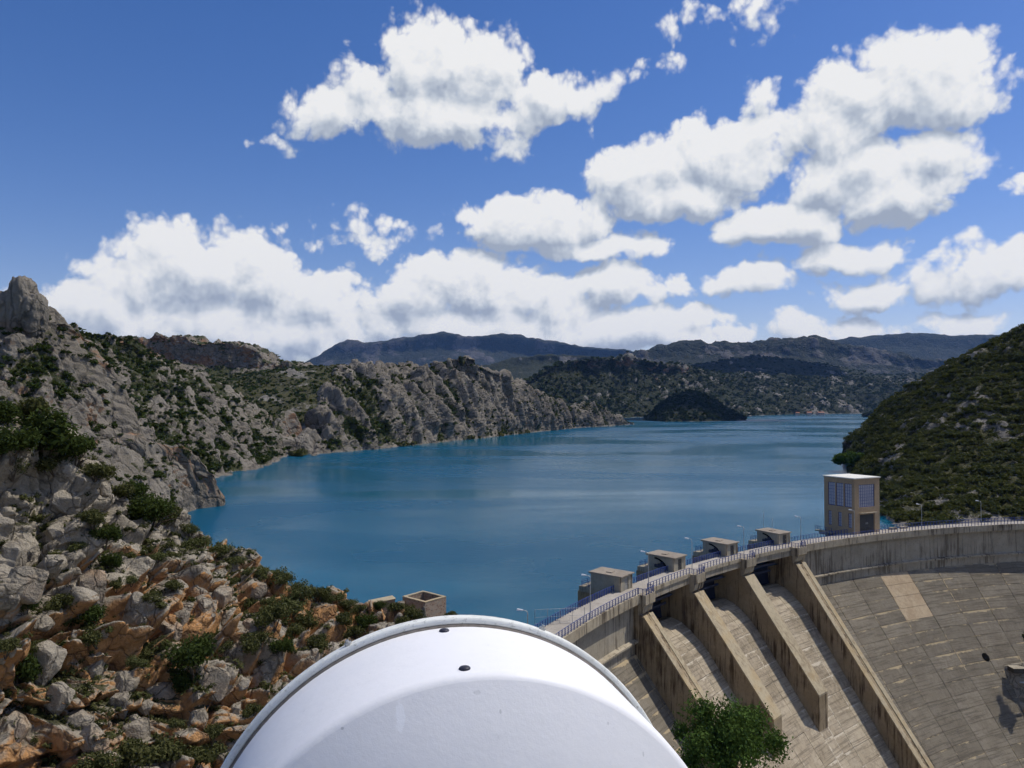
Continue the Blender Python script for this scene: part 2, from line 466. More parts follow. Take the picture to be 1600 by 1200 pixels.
# ------------------------------------------------------------------ helpers: foliage
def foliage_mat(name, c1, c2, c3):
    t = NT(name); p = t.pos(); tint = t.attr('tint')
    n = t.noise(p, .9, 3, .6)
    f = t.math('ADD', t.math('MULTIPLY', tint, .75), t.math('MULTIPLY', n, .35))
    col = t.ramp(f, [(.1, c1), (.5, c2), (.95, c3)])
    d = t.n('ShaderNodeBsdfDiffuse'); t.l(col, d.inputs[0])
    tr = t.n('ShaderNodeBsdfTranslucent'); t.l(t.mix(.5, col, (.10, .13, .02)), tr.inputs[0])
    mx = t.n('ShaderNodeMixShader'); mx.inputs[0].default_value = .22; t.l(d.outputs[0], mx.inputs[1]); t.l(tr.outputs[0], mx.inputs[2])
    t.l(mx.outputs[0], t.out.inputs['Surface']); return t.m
M_LEAF = foliage_mat('shrub_leaves', (.034, .040, .014), (.066, .070, .026), (.115, .112, .046))
M_LEAFD = foliage_mat('juniper_leaves', (.018, .028, .010), (.034, .05, .014), (.062, .080, .024))
M_LEAFY = foliage_mat('olive_leaves', (.05, .062, .022), (.085, .095, .036), (.14, .14, .06))
M_PINE = foliage_mat('pine_needles', (.012, .020, .010), (.022, .034, .014), (.04, .055, .022))
M_TREE = foliage_mat('broadleaf', (.030, .060, .012), (.055, .10, .022), (.10, .15, .04))

def leaf_cards(n, rng, rad=(1, 1, 1), size=.1, lobes=7, quad=True, inner=.35, flat=.0, cr_=(.35, .68), lr_=(.30, .52)):
    """leaf-sized faces spread through a lobed crown; returns V, F, tint"""
    lc = rng.normal(size=(lobes, 3)); lc /= np.linalg.norm(lc, axis=1)[:, None]
    lc *= rng.uniform(*cr_, (lobes, 1)); lc[:, 2] = np.abs(lc[:, 2]) * .9 - .12
    lr = rng.uniform(*lr_, lobes)
    k = rng.integers(0, lobes, n)
    d = rng.normal(size=(n, 3)); d /= np.linalg.norm(d, axis=1)[:, None]
    r = lr[k] * (inner + (1 - inner) * rng.random(n) ** .45) * (1 + .18 * rng.normal(size=n))
    c = lc[k] + d * r[:, None]
    a = rng.normal(size=(n, 3)); a[:, 2] *= 1 - flat; a /= np.linalg.norm(a, axis=1)[:, None]
    b = np.cross(a, d + .6 * rng.normal(size=(n, 3))); b /= np.linalg.norm(b, axis=1)[:, None] + 1e-9
    s = size * rng.uniform(.6, 1.4, n)[:, None]
    c = c * np.array(rad)
    if quad:
        V = np.stack((c - a * s, c + b * s * .45, c + a * s, c - b * s * .45), 1).reshape(-1, 3)
        F = np.arange(4 * n).reshape(n, 4)
        m = 4
    else:
        V = np.stack((c - a * s, c + b * s * .9, c + a * s), 1).reshape(-1, 3); F = np.arange(3 * n).reshape(n, 3); m = 3
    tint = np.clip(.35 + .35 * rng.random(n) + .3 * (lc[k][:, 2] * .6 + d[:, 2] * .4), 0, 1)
    return V, F, np.repeat(tint, m)
def scatter_mass(name, label, spots, sizes, mat, cat, protos, seed=3, squash=.8, tints=None, kind='stuff'):
    """many small bushes joined into one mass (nobody could count them)"""
    rng = np.random.default_rng(seed); Vs = []; Fs = []; Ts = []; b = 0
    k = rng.integers(0, len(protos), len(spots)); ang_ = rng.uniform(0, 6.28, len(spots))
    for pi, (pv, pf, pt) in enumerate(protos):
        idx = np.where(k == pi)[0]
        if not len(idx): continue
        c, s = np.cos(ang_[idx]), np.sin(ang_[idx])
        x = pv[None, :, 0] * c[:, None] - pv[None, :, 1] * s[:, None]; y = pv[None, :, 0] * s[:, None] + pv[None, :, 1] * c[:, None]
        z = np.repeat(pv[None, :, 2], len(idx), 0) * squash
        S = sizes[idx][:, None]
        V = np.stack((x * S, y * S, z * S), 2) + spots[idx][:, None, :]
        n = pv.shape[0]
        F = pf[None] + (np.arange(len(idx)) * n)[:, None, None] + b
        tn = rng.uniform(-.25, .25, len(idx)) if tints is None else tints[idx]
        T = np.clip(pt[None] + tn[:, None], 0, 1)
        Vs.append(V.reshape(-1, 3)); Fs.append(F.reshape(-1, pf.shape[1])); Ts.append(T.ravel()); b += V.shape[0] * n
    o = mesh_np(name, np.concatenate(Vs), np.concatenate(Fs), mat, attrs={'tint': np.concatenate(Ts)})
    return tag(o, label, cat, None, kind)
def pick_spots(tname, n, rng, wfun, zmin=.6):
    """random places on a terrain, weighted by wfun(pos, normal, veg)"""
    G, N, veg = TERR[tname]
    m, k = G.shape[:2]
    i = rng.integers(0, m - 1, n * 6); j = rng.integers(0, k - 1, n * 6)
    p = G[i, j] + (G[i + 1, j] - G[i, j]) * rng.random((n * 6, 1)) + (G[i, j + 1] - G[i, j]) * rng.random((n * 6, 1))
    ar = np.linalg.norm(np.cross(G[i + 1, j] - G[i, j], G[i, j + 1] - G[i, j]), axis=1)
    w = wfun(p, N[i, j], veg[i, j]) * ar; w[p[:, 2] < zmin] = 0
    w = w / w.sum(); c = rng.choice(len(p), size=min(n, int((w > 0).sum())), replace=False, p=w)
    return p[c]

# ================================================================== the setting
# ground sheet far below, out to the horizon
t = NT('valley_ground'); n_ = t.noise(t.pos(), .05, 6, .6)
t.pbr(t.mix(n_, (.10, .10, .05), (.22, .19, .13)), .95)
tag(MB().add([(-10500, -10500, -64), (10500, -10500, -64), (10500, 10500, -64), (-10500, 10500, -64)], [(0, 1, 2, 3)]).build('ground', MATS['valley_ground']), 'valley ground far below the dam', None, None, 'structure')

# dam geometry constants (crest line is an arc)
DC = np.array((163.65, 19.38)); DR = 176.23; DZ = 4.0
def RP(a, r, z):
    a = R_(a); return (DC[0] + r * math.cos(a), DC[1] + r * math.sin(a), z)

# water sheet
t = NT('reservoir_water'); p = t.pos()
big = t.noise(t.scale(p, (.0035, .008, 1)), 1., 5, .6, .4)
rip = t.noise(t.scale(p, (.35, .8, 1)), 1., 6, .62)
fin = t.noise(t.scale(p, (1.6, 2.6, 1)), 1., 3, .6)
hgt = t.math('ADD', t.math('MULTIPLY', rip, .8), t.math('MULTIPLY', fin, .25))
bmp = t.n('ShaderNodeBump'); t.l(hgt, bmp.inputs['Height']); bmp.inputs['Distance'].default_value = .16
t.l(t.fr(big, .40, .60, .15, .7), bmp.inputs['Strength'])
wc = t.mix(t.fr(big, .38, .62), (.004, .092, .150), (.004, .072, .136))
t.pbr(wc, t.fr(big, .42, .6, .12, .30), bmp.outputs[0], spec=.5, IOR=1.12)
pts = [RP(a, DR + 3.2, 0) for a in np.linspace(15, 172, 80)]
pts += [(-420, 30, 0), (-420, 2700, 0), (1700, 2700, 0), (1700, 60, 0)]
tag(MB().add(pts, [tuple(range(len(pts)))]).build('reservoir_water', MATS['reservoir_water']), 'turquoise blue water of the reservoir', None, None, 'structure')

def zero(p, *a): return np.zeros(len(p))
def shore_rows(shore, n, drop=12, out=12):
    a = np.asarray([W(*s) for s in shore]); s = resample(a, n)
    t_ = np.gradient(s, axis=0); nn = np.stack((t_[:, 1], -t_[:, 0], 0 * t_[:, 0]), 1); nn /= np.linalg.norm(nn, axis=1)[:, None]
    return s + nn * out + np.array((0, 0, -drop)), s

def karst(amp, sc, e, seed, big=0, bigsc=40., st=.5):
    """crags: pointed cells with V-shaped clefts between them, on two scales"""
    def f(p, N):
        q = axis_scale(p, e, st) / sc
        w = .45 * np.stack([fbm(q * 1.1 + 7 * k, 3, seed=seed + k) for k in range(3)], 1)
        f1, f2, i1 = worley(q * .8 + w, seed); g1, g2, i2 = worley(q * 2.0 + w * 1.5, seed + 3)
        d = amp * 1.7 * ((.25 + .95 * i1) * np.clip(1.05 - f1 * 1.25, 0, 1) - .30)
        d = d + amp * .75 * ((.3 + .9 * i2) * np.clip(1.05 - g1 * 1.3, 0, 1) - .3)
        d = d + amp * .45 * (ridged(p / sc * 1.7, 3, seed=seed + 5) - .5) + amp * .22 * fbm(p / sc * 5., 2, seed=seed + 9)
        if big: d = d + big * fbm(axis_scale(p, e, .45) / bigsc, 4, seed=seed + 20)
        return d * (.45 + .55 * sstep(-1, 5, p[:, 2]))
    return f
def veg_karst(base, sc, seed, steep=.9, drel=.25):
    def f(q, N, d):
        v = base + 1.15 * fbm(q / sc, 4, seed=seed) + steep * .5 * (N[:, 2] - .62) - drel * (d / (np.std(d) + 1e-6))
        v = v - .5 * sstep(2.5, 0, q[:, 2])
        return np.clip(v, 0, 1)
    return f
def orange_f(base, sc, seed, zlo=None, zhi=None):
    def f(q, N, d):
        o_ = base + .8 * fbm(q / sc, 3, seed=seed) - .45 * (N[:, 2] - .45)
        return np.clip(o_, 0, 1)
    return f

# ---- left hillside (karst, runs down to the water)
n = 360
ft, sh = shore_rows([(120,812),(230,785),(300,765),(330,749),(380,738),(420,728),(441,716),(449,711)], n)
m1 = rs_px([(-60,660,300),(80,660,320),(190,672,345),(260,682,370),(320,690,395),(370,702,420),(415,710,450),(448,709,500)], n)
m2 = rs_px([(-60,590,340),(60,585,360),(160,595,390),(230,610,410),(290,630,425),(345,655,440),(400,690,460),(448,707,500)], n)
cr = rs_px([(-60,525,400),(60,518,405),(110,514,415),(150,522,430),(190,531,450),(250,560,470),(310,590,480),(355,634,482),(405,674,485),(449,706,505)], n)
G = loft([ft, sh, m1, m2, cr, back(cr, 25, 60, -25), back(cr, 60, 160, -110)], [6, 70, 70, 90, 20, 8])
terrain('left_hillside', G, karst(3.4, 7.0, (.45, -.3, -.8), 3, 6, 45, .34), veg_karst(.48, 16, 31, .9, .30), orange_f(.05, 30, 8), M_KARST, 'grey karst hillside falling to the water')

# ---- pinnacle fin at the left edge
n = 230
b0 = rs_px([(-120,760,185),(20,750,190),(110,745,200),(190,735,222)], n)
m1 = rs_px([(-120,610,205),(-20,610,208),(60,640,212),(120,672,220),(175,702,228)], n)
m2 = rs_px([(-120,520,220),(-40,520,222),(30,520,224),(62,540,226),(110,600,228),(165,680,232)], n)
cr = rs_px([(-120,510,232),(-40,474,232),(-10,456,232),(4,466,231),(20,476,230),(45,484,230),(68,498,230),(82,514,232),(104,545,233),(124,600,234),(150,650,235),(180,705,236)], n)
G = loft([b0, m1, m2, cr, back(cr, 6, 16, -6), back(cr, 14, 50, -60)], [60, 60, 70, 10, 12])
terrain('pinnacle_ridge', G, karst(2.1, 5.5, (.35, -.2, -.9), 13, 2.0, 24), veg_karst(.22, 11, 33, .8), orange_f(.22, 12, 18), M_KARST, 'grey rock ridge with a blunt pinnacle on top')

# the blunt pinnacle standing on the ridge
bm = bmesh.new(); bmesh.ops.create_icosphere(bm, subdivisions=5, radius=1); iv = np.array([v.co for v in bm.verts]); itf = np.array([[v.index for v in f.verts] for f in bm.faces]); bm.free()
Vp = []; Fp = []; b_ = 0
for px, py, sx_, sz_ in ((34, 482, 4.0, 9.6), (54, 494, 3.2, 7.0), (10, 490, 3.4, 6.0)):
    sq = np.sign(iv) * np.abs(iv) ** .75
    q = sq * np.array((sx_, 4.2, sz_)); c_ = P(px, py, 228)
    q = q * (1 + .16 * fbm(iv * 1.8 + px, 3, seed=9)[:, None]) + c_
    f1, f2, i1 = worley(axis_scale(q, (.1, 0, -1), .5) / 2.6, 61)
    q = q + iv * ((i1 - .5) * 1.1 * sstep(0, .2, f2 - f1) + .5 * fbm(q / 1.5, 3, seed=62) - .35 * sstep(.1, 0, f2 - f1))[:, None]
    Vp.append(q); Fp.append(itf + b_); b_ += len(q)
Vp = np.concatenate(Vp)
tag(mesh_np('pinnacle', Vp, np.concatenate(Fp), M_KARST, attrs={'veg': np.zeros(len(Vp)), 'orange': np.clip(.5 * sstep(P(40, 480, 228)[2], P(40, 505, 228)[2], Vp[:, 2]), 0, 1)}), 'blunt grey rock pinnacle on the ridge at the left edge', 'rock pinnacle')

# ---- dark rock rib that plunges to the water
n = 170
b0 = rs_px([(110,800,170),(200,830,180),(260,880,190),(330,930,215)], n)
m1 = rs_px([(110,740,190),(190,760,200),(250,800,212),(322,880,235)], n)
cr = rs_px([(110,690,215),(160,690,222),(190,686,228),(215,702,232),(250,707,238),(272,718,242),(290,752,246),(304,786,250),(316,800,252),(323,850,250)], n)
G = loft([b0, m1, cr, back(cr, 7, 9, -3), back(cr, 16, 20, -50)], [40, 70, 8, 24])
terrain('rock_rib', G, karst(1.7, 5.0, (.3, .1, -.95), 23, 1.2, 20), veg_karst(.12, 9, 35, .7), orange_f(.12, 14, 28), M_KARST, 'dark steep rock rib plunging into the water')
# rock standing in the water off the rib
pw = W(316, 781)
b = NR.normal(size=(40, 3)); b /= np.linalg.norm(b, axis=1)[:, None]
def hull_rock(pts, name, mat, parent=None):
    bm = bmesh.new()
    for q in pts: bm.verts.new(q)
    r = bmesh.ops.convex_hull(bm, input=bm.verts)
    bmesh.ops.delete(bm, geom=list({g for g in r['geom_interior'] + r['geom_unused'] if isinstance(g, bmesh.types.BMVert)}), context='VERTS')
    bmesh.ops.recalc_face_normals(bm, faces=bm.faces)
    me = bpy.data.meshes.new(name); bm.to_mesh(me); bm.free()
    for a in ('veg', 'orange'):
        me.attributes.new(a, 'FLOAT', 'POINT')
    if mat: me.materials.append(mat)
    o = bpy.data.objects.new(name, me); COL.objects.link(o)
    if parent: o.parent = parent
    return o
o = hull_rock(b * np.array((2.4, 2.0, 3.4)) * NR.uniform(.7, 1.1, (40, 1)), 'shore_rock', M_KARST)
o.location = pw + np.array((.6, 2, .3)); o.rotation_euler = (.2, .5, .4)
tag(o, 'pale pointed rock standing in the water below the dark rib', 'rock')

# ---- mesa with a cliff band, behind the left hillside
n = 260
f0 = rs_px([(120,640,700),(300,640,720),(500,625,760)], n)
f1 = rs_px([(120,575,860),(250,568,880),(340,578,890),(420,582,890),(500,584,890)], n)
c0 = rs_px([(120,556,890),(190,548,895),(240,558,900),(330,572,900),(415,577,900),(500,582,905)], n)
cr = rs_px([(120,530,905),(180,531,905),(205,528,905),(225,534,905),(243,524,905),(258,525,905),(262,530,905),(272,523,905),(290,526,905),(298,535,905),(312,537,905),(345,534,905),(380,541,905),(405,551,905),(413,564,905),(430,571,905),(446,566,905),(462,572,905),(500,580,908)], n)
G = loft([f0, f1, c0, cr, back(cr, 0, 60, 4), back(cr, 0, 300, -90)], [40, 20, 50, 6, 6], False)
terrain('cliff_mesa', G, karst(3.5, 11, (0, 0, 1), 43, 4, 60), veg_karst(.42, 25, 37, 1.5, .1), orange_f(.34, 35, 48), M_KARST, 'flat hill with an orange grey cliff band')

# ---- green valley slope behind the inlet
n = 300
f0 = rs_px([(300,725,470),(440,716,510),(520,708,560),(620,700,640),(760,690,760)], n)
m1 = rs_px([(300,660,600),(420,668,610),(500,655,640),(600,640,740),(760,640,860)], n)
cr = rs_px([(270,590,850),(330,588,860),(400,580,880),(460,575,890),(520,573,890),(560,573,890),(640,578,900),(720,590,930),(800,608,980)], n)
G = loft([back(f0, 0, -12, -14), f0, m1, cr, back(cr, 0, 200, -40)], [4, 60, 80, 8])
terrain('scrub_valley_slope', G, karst(1.6, 9, (.3, -.5, -.6), 53, 7, 70), veg_karst(.78, 30, 39, .4, .12), orange_f(.0, 35, 58), M_SCRUB, 'dark green scrub slope above the inlet')

# ---- two rock fins at the inlet
def fin(name, cr, base, seed, org, label):
    n = 90
    c = rs_px(cr, n); b0 = rs_px(base, n)
    G = loft([b0 + np.array((0, -6, -8)), b0, .5 * (b0 + c) + np.array((0, -3, 0)), c, back(c, 4, 10, -2), back(c, 10, 30, -45)], [4, 30, 40, 6, 10])
    terrain(name, G, karst(1.8, 6, (.15, 0, -1), seed, 1, 25), veg_karst(.12, 12, seed, .6), orange_f(org, 14, seed), M_KARST, label)
fin('inlet_fin', [(398,690,520),(412,668,522),(424,662,524),(432,648,526),(441,645,528),(449,650,530),(455,672,532),(462,706,530)], [(395,716,495),(430,716,500),(465,711,510)], 63, .4, 'pointed orange grey rock fin at the inlet')
fin('inlet_slab', [(452,690,520),(462,682,522),(474,674,524),(484,676,526),(492,688,528),(499,712,528)], [(452,713,505),(475,711,510),(500,709,515)], 64, .1, 'low grey rock slab at the inlet')

# ---- karst peninsula
n = 420
SHP = [(488,713),(500,709),(560,704),(600,701),(640,696),(700,690),(760,684),(830,676),(900,669),(950,666),(990,663)]
ft, sh = shore_rows(SHP, n)
cr = rs_px([(494,704,545),(499,660,555),(501,622,575),(514,600,600),(524,578,625),(548,571,650),(590,577,690),(640,574,730),(688,571,770),(704,561,780),(728,564,790),(742,581,810),(765,593,850),(800,600,900),(832,615,960),(862,626,1010),(888,641,1060),(905,632,1090),(926,628,1120),(946,646,1160),(990,663,1240)], n)
def between(f, fz):
    q = sh + (cr - sh) * f; q[:, 2] = sh[:, 2] + (cr[:, 2] - sh[:, 2]) * fz; return q
m1 = between(.16, .40); m2 = between(.50, .80)
G = loft([ft, sh, m1, m2, cr, back(cr, 10, 50, -14), back(cr, 30, 160, -90)], [5, 55, 65, 70, 12, 6])
def pen_disp(p, N):
    d = karst(4.4, 9.0, (.40, -.1, -.9), 73, 0, st=.24)(p, N)
    q = axis_scale(p, (.42, -.15, -.9), .22) / 34.
    gul = ridged(q + .2, 3, seed=77)
    return d + (gul - .45) * 15 * sstep(0, 14, p[:, 2]) * (.4 + .6 * sstep(1150, 900, p[:, 1]))
terrain('karst_peninsula', G, pen_disp, veg_karst(.40, 22, 41, .8, .34), orange_f(-.05, 35, 78), M_KARST, 'fluted grey karst peninsula beyond the water')

# ---- right hill
n = 330
ft = rs_px([(1322,742,372),(1340,760,330),(1372,800,247),(1392,822,214),(1450,850,195),(1700,870,200),(1900,880,210)], n)
m0 = rs_px([(1326,722,385),(1348,740,345),(1385,780,262),(1410,800,228),(1480,800,225),(1700,780,240),(1900,760,250)], n)
m1 = rs_px([(1328,705,410),(1352,700,380),(1400,715,320),(1450,725,290),(1520,700,290),(1700,640,300),(1900,590,310)], n)
m2 = rs_px([(1331,694,430),(1355,672,410),(1400,655,380),(1450,640,360),(1530,600,340),(1700,530,350),(1900,470,360)], n)
cr = rs_px([(1332,688,445),(1348,670,440),(1366,655,432),(1378,640,425),(1402,620,415),(1440,599,405),(1500,563,395),(1550,537,388),(1600,513,380),(1750,450,385),(1900,400,390)], n)
G = loft([ft + np.array((-8, -6, -14)), ft, m0, m1, m2, cr, back(cr, 20, 60, -10), back(cr, 60, 200, -90)], [6, 40, 70, 70, 70, 10, 6])
terrain('scrub_hill', G, karst(1.6, 7, (-.4, -.3, -.8), 83, 5, 50), veg_karst(.70, 20, 43, .75, .14), orange_f(-.1, 30, 88), M_SCRUB, 'steep scrub covered hill beside the dam')

# ---- far side of the reservoir: wooded hills, island, mountains
def far(name, rows, seg, amp, sc, big, bigsc, veg, vsc, org, mat, seed, label, n=260):
    R = [rs_px(r, n) for r in rows]
    G = loft([R[0] + np.array((0, -30, -16))] + R + [back(R[-1], 0, bigsc * 3, -bigsc)], [3] + seg + [6])
    return terrain(name, G, karst(amp, sc, (0, 0, 1), seed, big, bigsc), veg_karst(veg, vsc, seed + 1, .5, .18), orange_f(org, vsc, seed + 2), mat, label)
far('wooded_shore_hill', [[(760,662,1350),(900,655,1560),(1000,652,1850),(1165,650,2000),(1230,647,2300),(1360,646,2500),(1480,644,2600),(1700,644,2600)],
    [(760,640,1450),(830,630,1600),(900,622,1750),(1000,616,2000),(1165,612,2350),(1300,612,2600),(1480,615,2700),(1700,615,2700)],
    [(760,625,1500),(818,606,1640),(850,590,1760),(900,580,1850),(985,574,2000),(1040,585,2200),(1165,592,2500),(1300,595,2750),(1480,600,2850),(1700,600,2850)],
    [(760,622,1520),(818,602,1660),(845,583,1780),(880,566,1860),(930,562,1900),(985,558,2020),(1012,568,2100),(1060,572,2300),(1110,585,2550),(1165,590,2700),(1300,592,2850),(1480,598,2900),(1700,598,2900)]],
    [45, 55, 36], 9, 26, 14, 160, .86, 90, .12, M_FOREST, 93, 'wooded hill with a cliff band across the reservoir', 340)
far('shaded_wooded_hill', [[(1000,600,2900),(1200,605,3000),(1400,608,3000),(1600,605,3000)], [(1000,590,3100),(1200,580,3200),(1400,595,3200),(1600,590,3200)],
    [(1000,585,3200),(1080,575,3300),(1130,563,3350),(1175,556,3400),(1230,562,3400),(1300,574,3400),(1360,588,3400),(1440,586,3400),(1600,580,3400)]], [20, 40], 7, 40, 15, 250, 1.0, 200, 0, M_FOREST, 103, 'dark wooded hill behind the far shore')
far('rocky_far_ridge', [[(880,590,4300),(1100,590,4300),(1500,600,4300),(1700,600,4300)], [(880,575,4500),(1060,556,4600),(1200,556,4600),(1300,560,4600),(1420,575,4500),(1700,580,4500)],
    [(880,578,4600),(980,555,4700),(1020,544,4750),(1060,532,4800),(1075,531,4800),(1105,536,4800),(1150,534,4800),(1200,531,4800),(1275,525,4800),(1290,527,4800),(1312,536,4750),(1345,540,4700),(1380,548,4700),(1440,562,4600),(1700,580,4500)]], [30, 40], 14, 60, 22, 350, .62, 260, .1, M_MOUNT, 113, 'long rocky ridge with a pale rim')
far('low_green_hill', [[(680,620,3000),(800,610,3000),(960,590,3000)], [(680,600,3400),(760,585,3500),(830,570,3600),(960,570,3600)], [(680,596,3500),(740,580,3600),(800,562,3700),(845,555,3700),(900,556,3700),(980,562,3700)]], [24, 30], 6, 40, 14, 220, .95, 200, 0, M_FOREST, 123, 'low green hill in front of the blue mountain', 160)
far('blue_mountain', [[(380,620,7000),(700,600,7000),(1100,590,7000)], [(380,600,7500),(520,565,7700),(700,548,7800),(900,560,7800),(1100,566,7800)],
    [(380,610,7800),(480,572,8000),(512,551,8000),(535,536,8000),(545,531,8000),(560,532,8000),(572,537,8000),(640,530,8000),(690,520,8000),(733,529,8000),(760,526,8000),(788,523,8000),(850,531,8000),(925,544,8000),(985,551,8000),(1060,560,8000),(1150,575,8000)]], [30, 50], 14, 120, 45, 700, .80, 420, 0, M_MOUNT, 133, 'hazy blue mountain on the skyline')
far('distant_ridge', [[(1180,590,6600),(1400,590,6600),(1750,590,6600)], [(1180,560,7000),(1400,545,7000),(1750,550,7000)],
    [(1180,555,7200),(1290,535,7300),(1350,528,7300),(1415,521,7300),(1470,522,7300),(1488,526,7300),(1515,524,7300),(1560,525,7300),(1650,530,7300),(1750,540,7300)]], [20, 40], 12, 120, 30, 600, .95, 420, -.2, M_MOUNT, 143, 'hazy ridge on the skyline behind the right hill', 160)
# island
n = 150
ft, sh = shore_rows([(1008,657),(1040,659),(1090,659),(1130,658),(1166,656)], n, 10, 10)
cr = rs_px([(1010,655,1540),(1026,640,1545),(1040,627,1550),(1060,616,1555),(1078,612,1555),(1098,616,1555),(1122,627,1550),(1142,641,1545),(1164,655,1540)], n)
mid = .5 * (sh + cr) + np.array((0, 0, 4.))
G = loft([ft, sh, mid, cr, back(cr, 0, 40, -6), back(cr, 0, 120, -70)], [4, 30, 30, 6, 6])
terrain('wooded_island', G, karst(2, 14, (0, 0, 1), 153, 3, 40), veg_karst(1.1, 40, 154, .1, .05), zero, M_FOREST, 'dark wooded island in the reservoir')
# low point beyond the right hill
n = 60
ft, sh = shore_rows([(1346,650),(1380,651),(1420,651)], n, 8, 8)
cr = rs_px([(1350,648,1900),(1372,640,1910),(1390,638,1915),(1440,630,1920)], n)
G = loft([ft, sh, cr, back(cr, 0, 90, -40)], [3, 20, 6])
terrain('low_point', G, karst(2, 14, (0, 0, 1), 163, 2, 40), veg_karst(1., 40, 164, .1, .05), zero, M_FOREST, 'low wooded point on the far shore')

# ---- near rocky slope at the left, in front of everything
n = 760
UW = lambda u: np.interp(u, [0, .02, .86, 1], [0, .045, .667, 1])
def rsn(row):
    a = np.asarray(row, float); d = np.r_[0, np.cumsum(np.hypot(np.diff(a[:, 0]), np.diff(a[:, 1])))]; d /= d[-1]
    u = UW(np.linspace(0, 1, n)); return np.array([P(*t_) for t_ in np.stack([np.interp(u, d, a[:, k]) for k in range(3)], 1)])
g0 = rsn([(-120,2400,24),(200,2400,26),(700,2400,28),(1300,2400,30)])
g1 = rsn([(-120,1330,46),(0,1320,48),(200,1300,53),(400,1290,58),(600,1290,60),(800,1310,60),(1000,1330,58),(1180,1345,58)])
g2 = rsn([(-120,1060,50),(0,1060,52),(150,1065,56),(300,1075,62),(430,1085,67),(560,1090,72),(700,1110,72),(860,1160,70),(1040,1260,66),(1200,1330,64)])
g3 = rsn([(-120,865,55),(0,880,57),(120,895,61),(240,910,69),(340,935,76),(440,970,81),(560,995,85),(680,1005,85),(820,1060,80),(980,1180,74),(1200,1320,70)])
cr = rsn([(-120,645,63),(-60,660,64),(20,690,66),(90,705,69),(140,742,74),(200,790,78),(250,806,81),(320,836,86),(370,868,89),(430,896,91),(480,920,93),(530,937,94),(590,950,95),(650,962,93),(700,964,91),(760,985,89),(830,1030,86),(900,1090,84),(1000,1190,78),(1200,1330,72)])
G = loft([g0, g1, g2, g3, cr, back(cr, -2, 7, -5), back(cr, -4, 30, -34)], [16, 110, 130, 140, 10, 12])
def near_disp(p, N):
    q = p + 1.3 * np.stack([fbm(p / 5 + 9 * k, 3, seed=200 + k) for k in range(3)], 1)
    dip = axis_scale(q, (.35, .2, -.9), .75)
    f1, f2, i1 = worley(dip / 6.6, 201); a1, a2, i2 = worley(dip / 3.0, 202); c1, c2, i3 = worley(dip / 1.25, 203)
    rockm = .35 + .65 * sstep(-.25, .25, fbm(p / 9, 3, seed=207) + .15)
    d = 4.8 * (i1 - .5) * sstep(.0, .20, f2 - f1) - 1.2 * sstep(.12, .0, f2 - f1)
    d = d + rockm * (2.5 * (i2 - .45) * sstep(.0, .16, a2 - a1) - .7 * sstep(.12, 0, a2 - a1) + .42 * (i3 - .4) * sstep(.0, .2, c2 - c1) - .2 * sstep(.12, 0, c2 - c1))
    zz = q[:, 2] / 2.6 + .8 * fbm(p / 7, 3, seed=208); fr_ = zz - np.floor(zz)
    cliff = .35 + .65 * sstep(25, 17, p[:, 2])
    d = d + cliff * 1.5 * (sstep(.0, .82, 1 - fr_) * 1. - .5) * sstep(1, .94, fr_)
    d = d + 1.6 * fbm(p / 11, 3, seed=205) + .16 * fbm(p / .6, 3, seed=206)
    edge = sstep(98, 84, p[:, 1])
    rd = np.hypot(p[:, 0] + 10.6, p[:, 1] - 92.8)
    return d * (.35 + .65 * edge) * (.12 + .88 * sstep(3.5, 8, rd)) - .5 * sstep(8, 4, rd)
def near_veg(q, N, d):
    return np.clip(.20 + .9 * fbm(q / 8, 4, seed=210) + .8 * (N[:, 2] - .72) - .13 * d + .25 * sstep(82, 95, q[:, 1]), 0, 1)
def near_orange(q, N, d):
    low = sstep(25, 14, q[:, 2]) * .72 * sstep(-4, -16, q[:, 0])
    return np.clip(-.26 + low * 1.25 + .7 * fbm(q / 7, 3, seed=212) - .5 * (N[:, 2] - .35) + .12 * sstep(.3, -.8, d), 0, 1)
slope = terrain('rocky_slope', G, near_disp, near_veg, near_orange, M_NEAR, 'rocky limestone slope in the foreground')

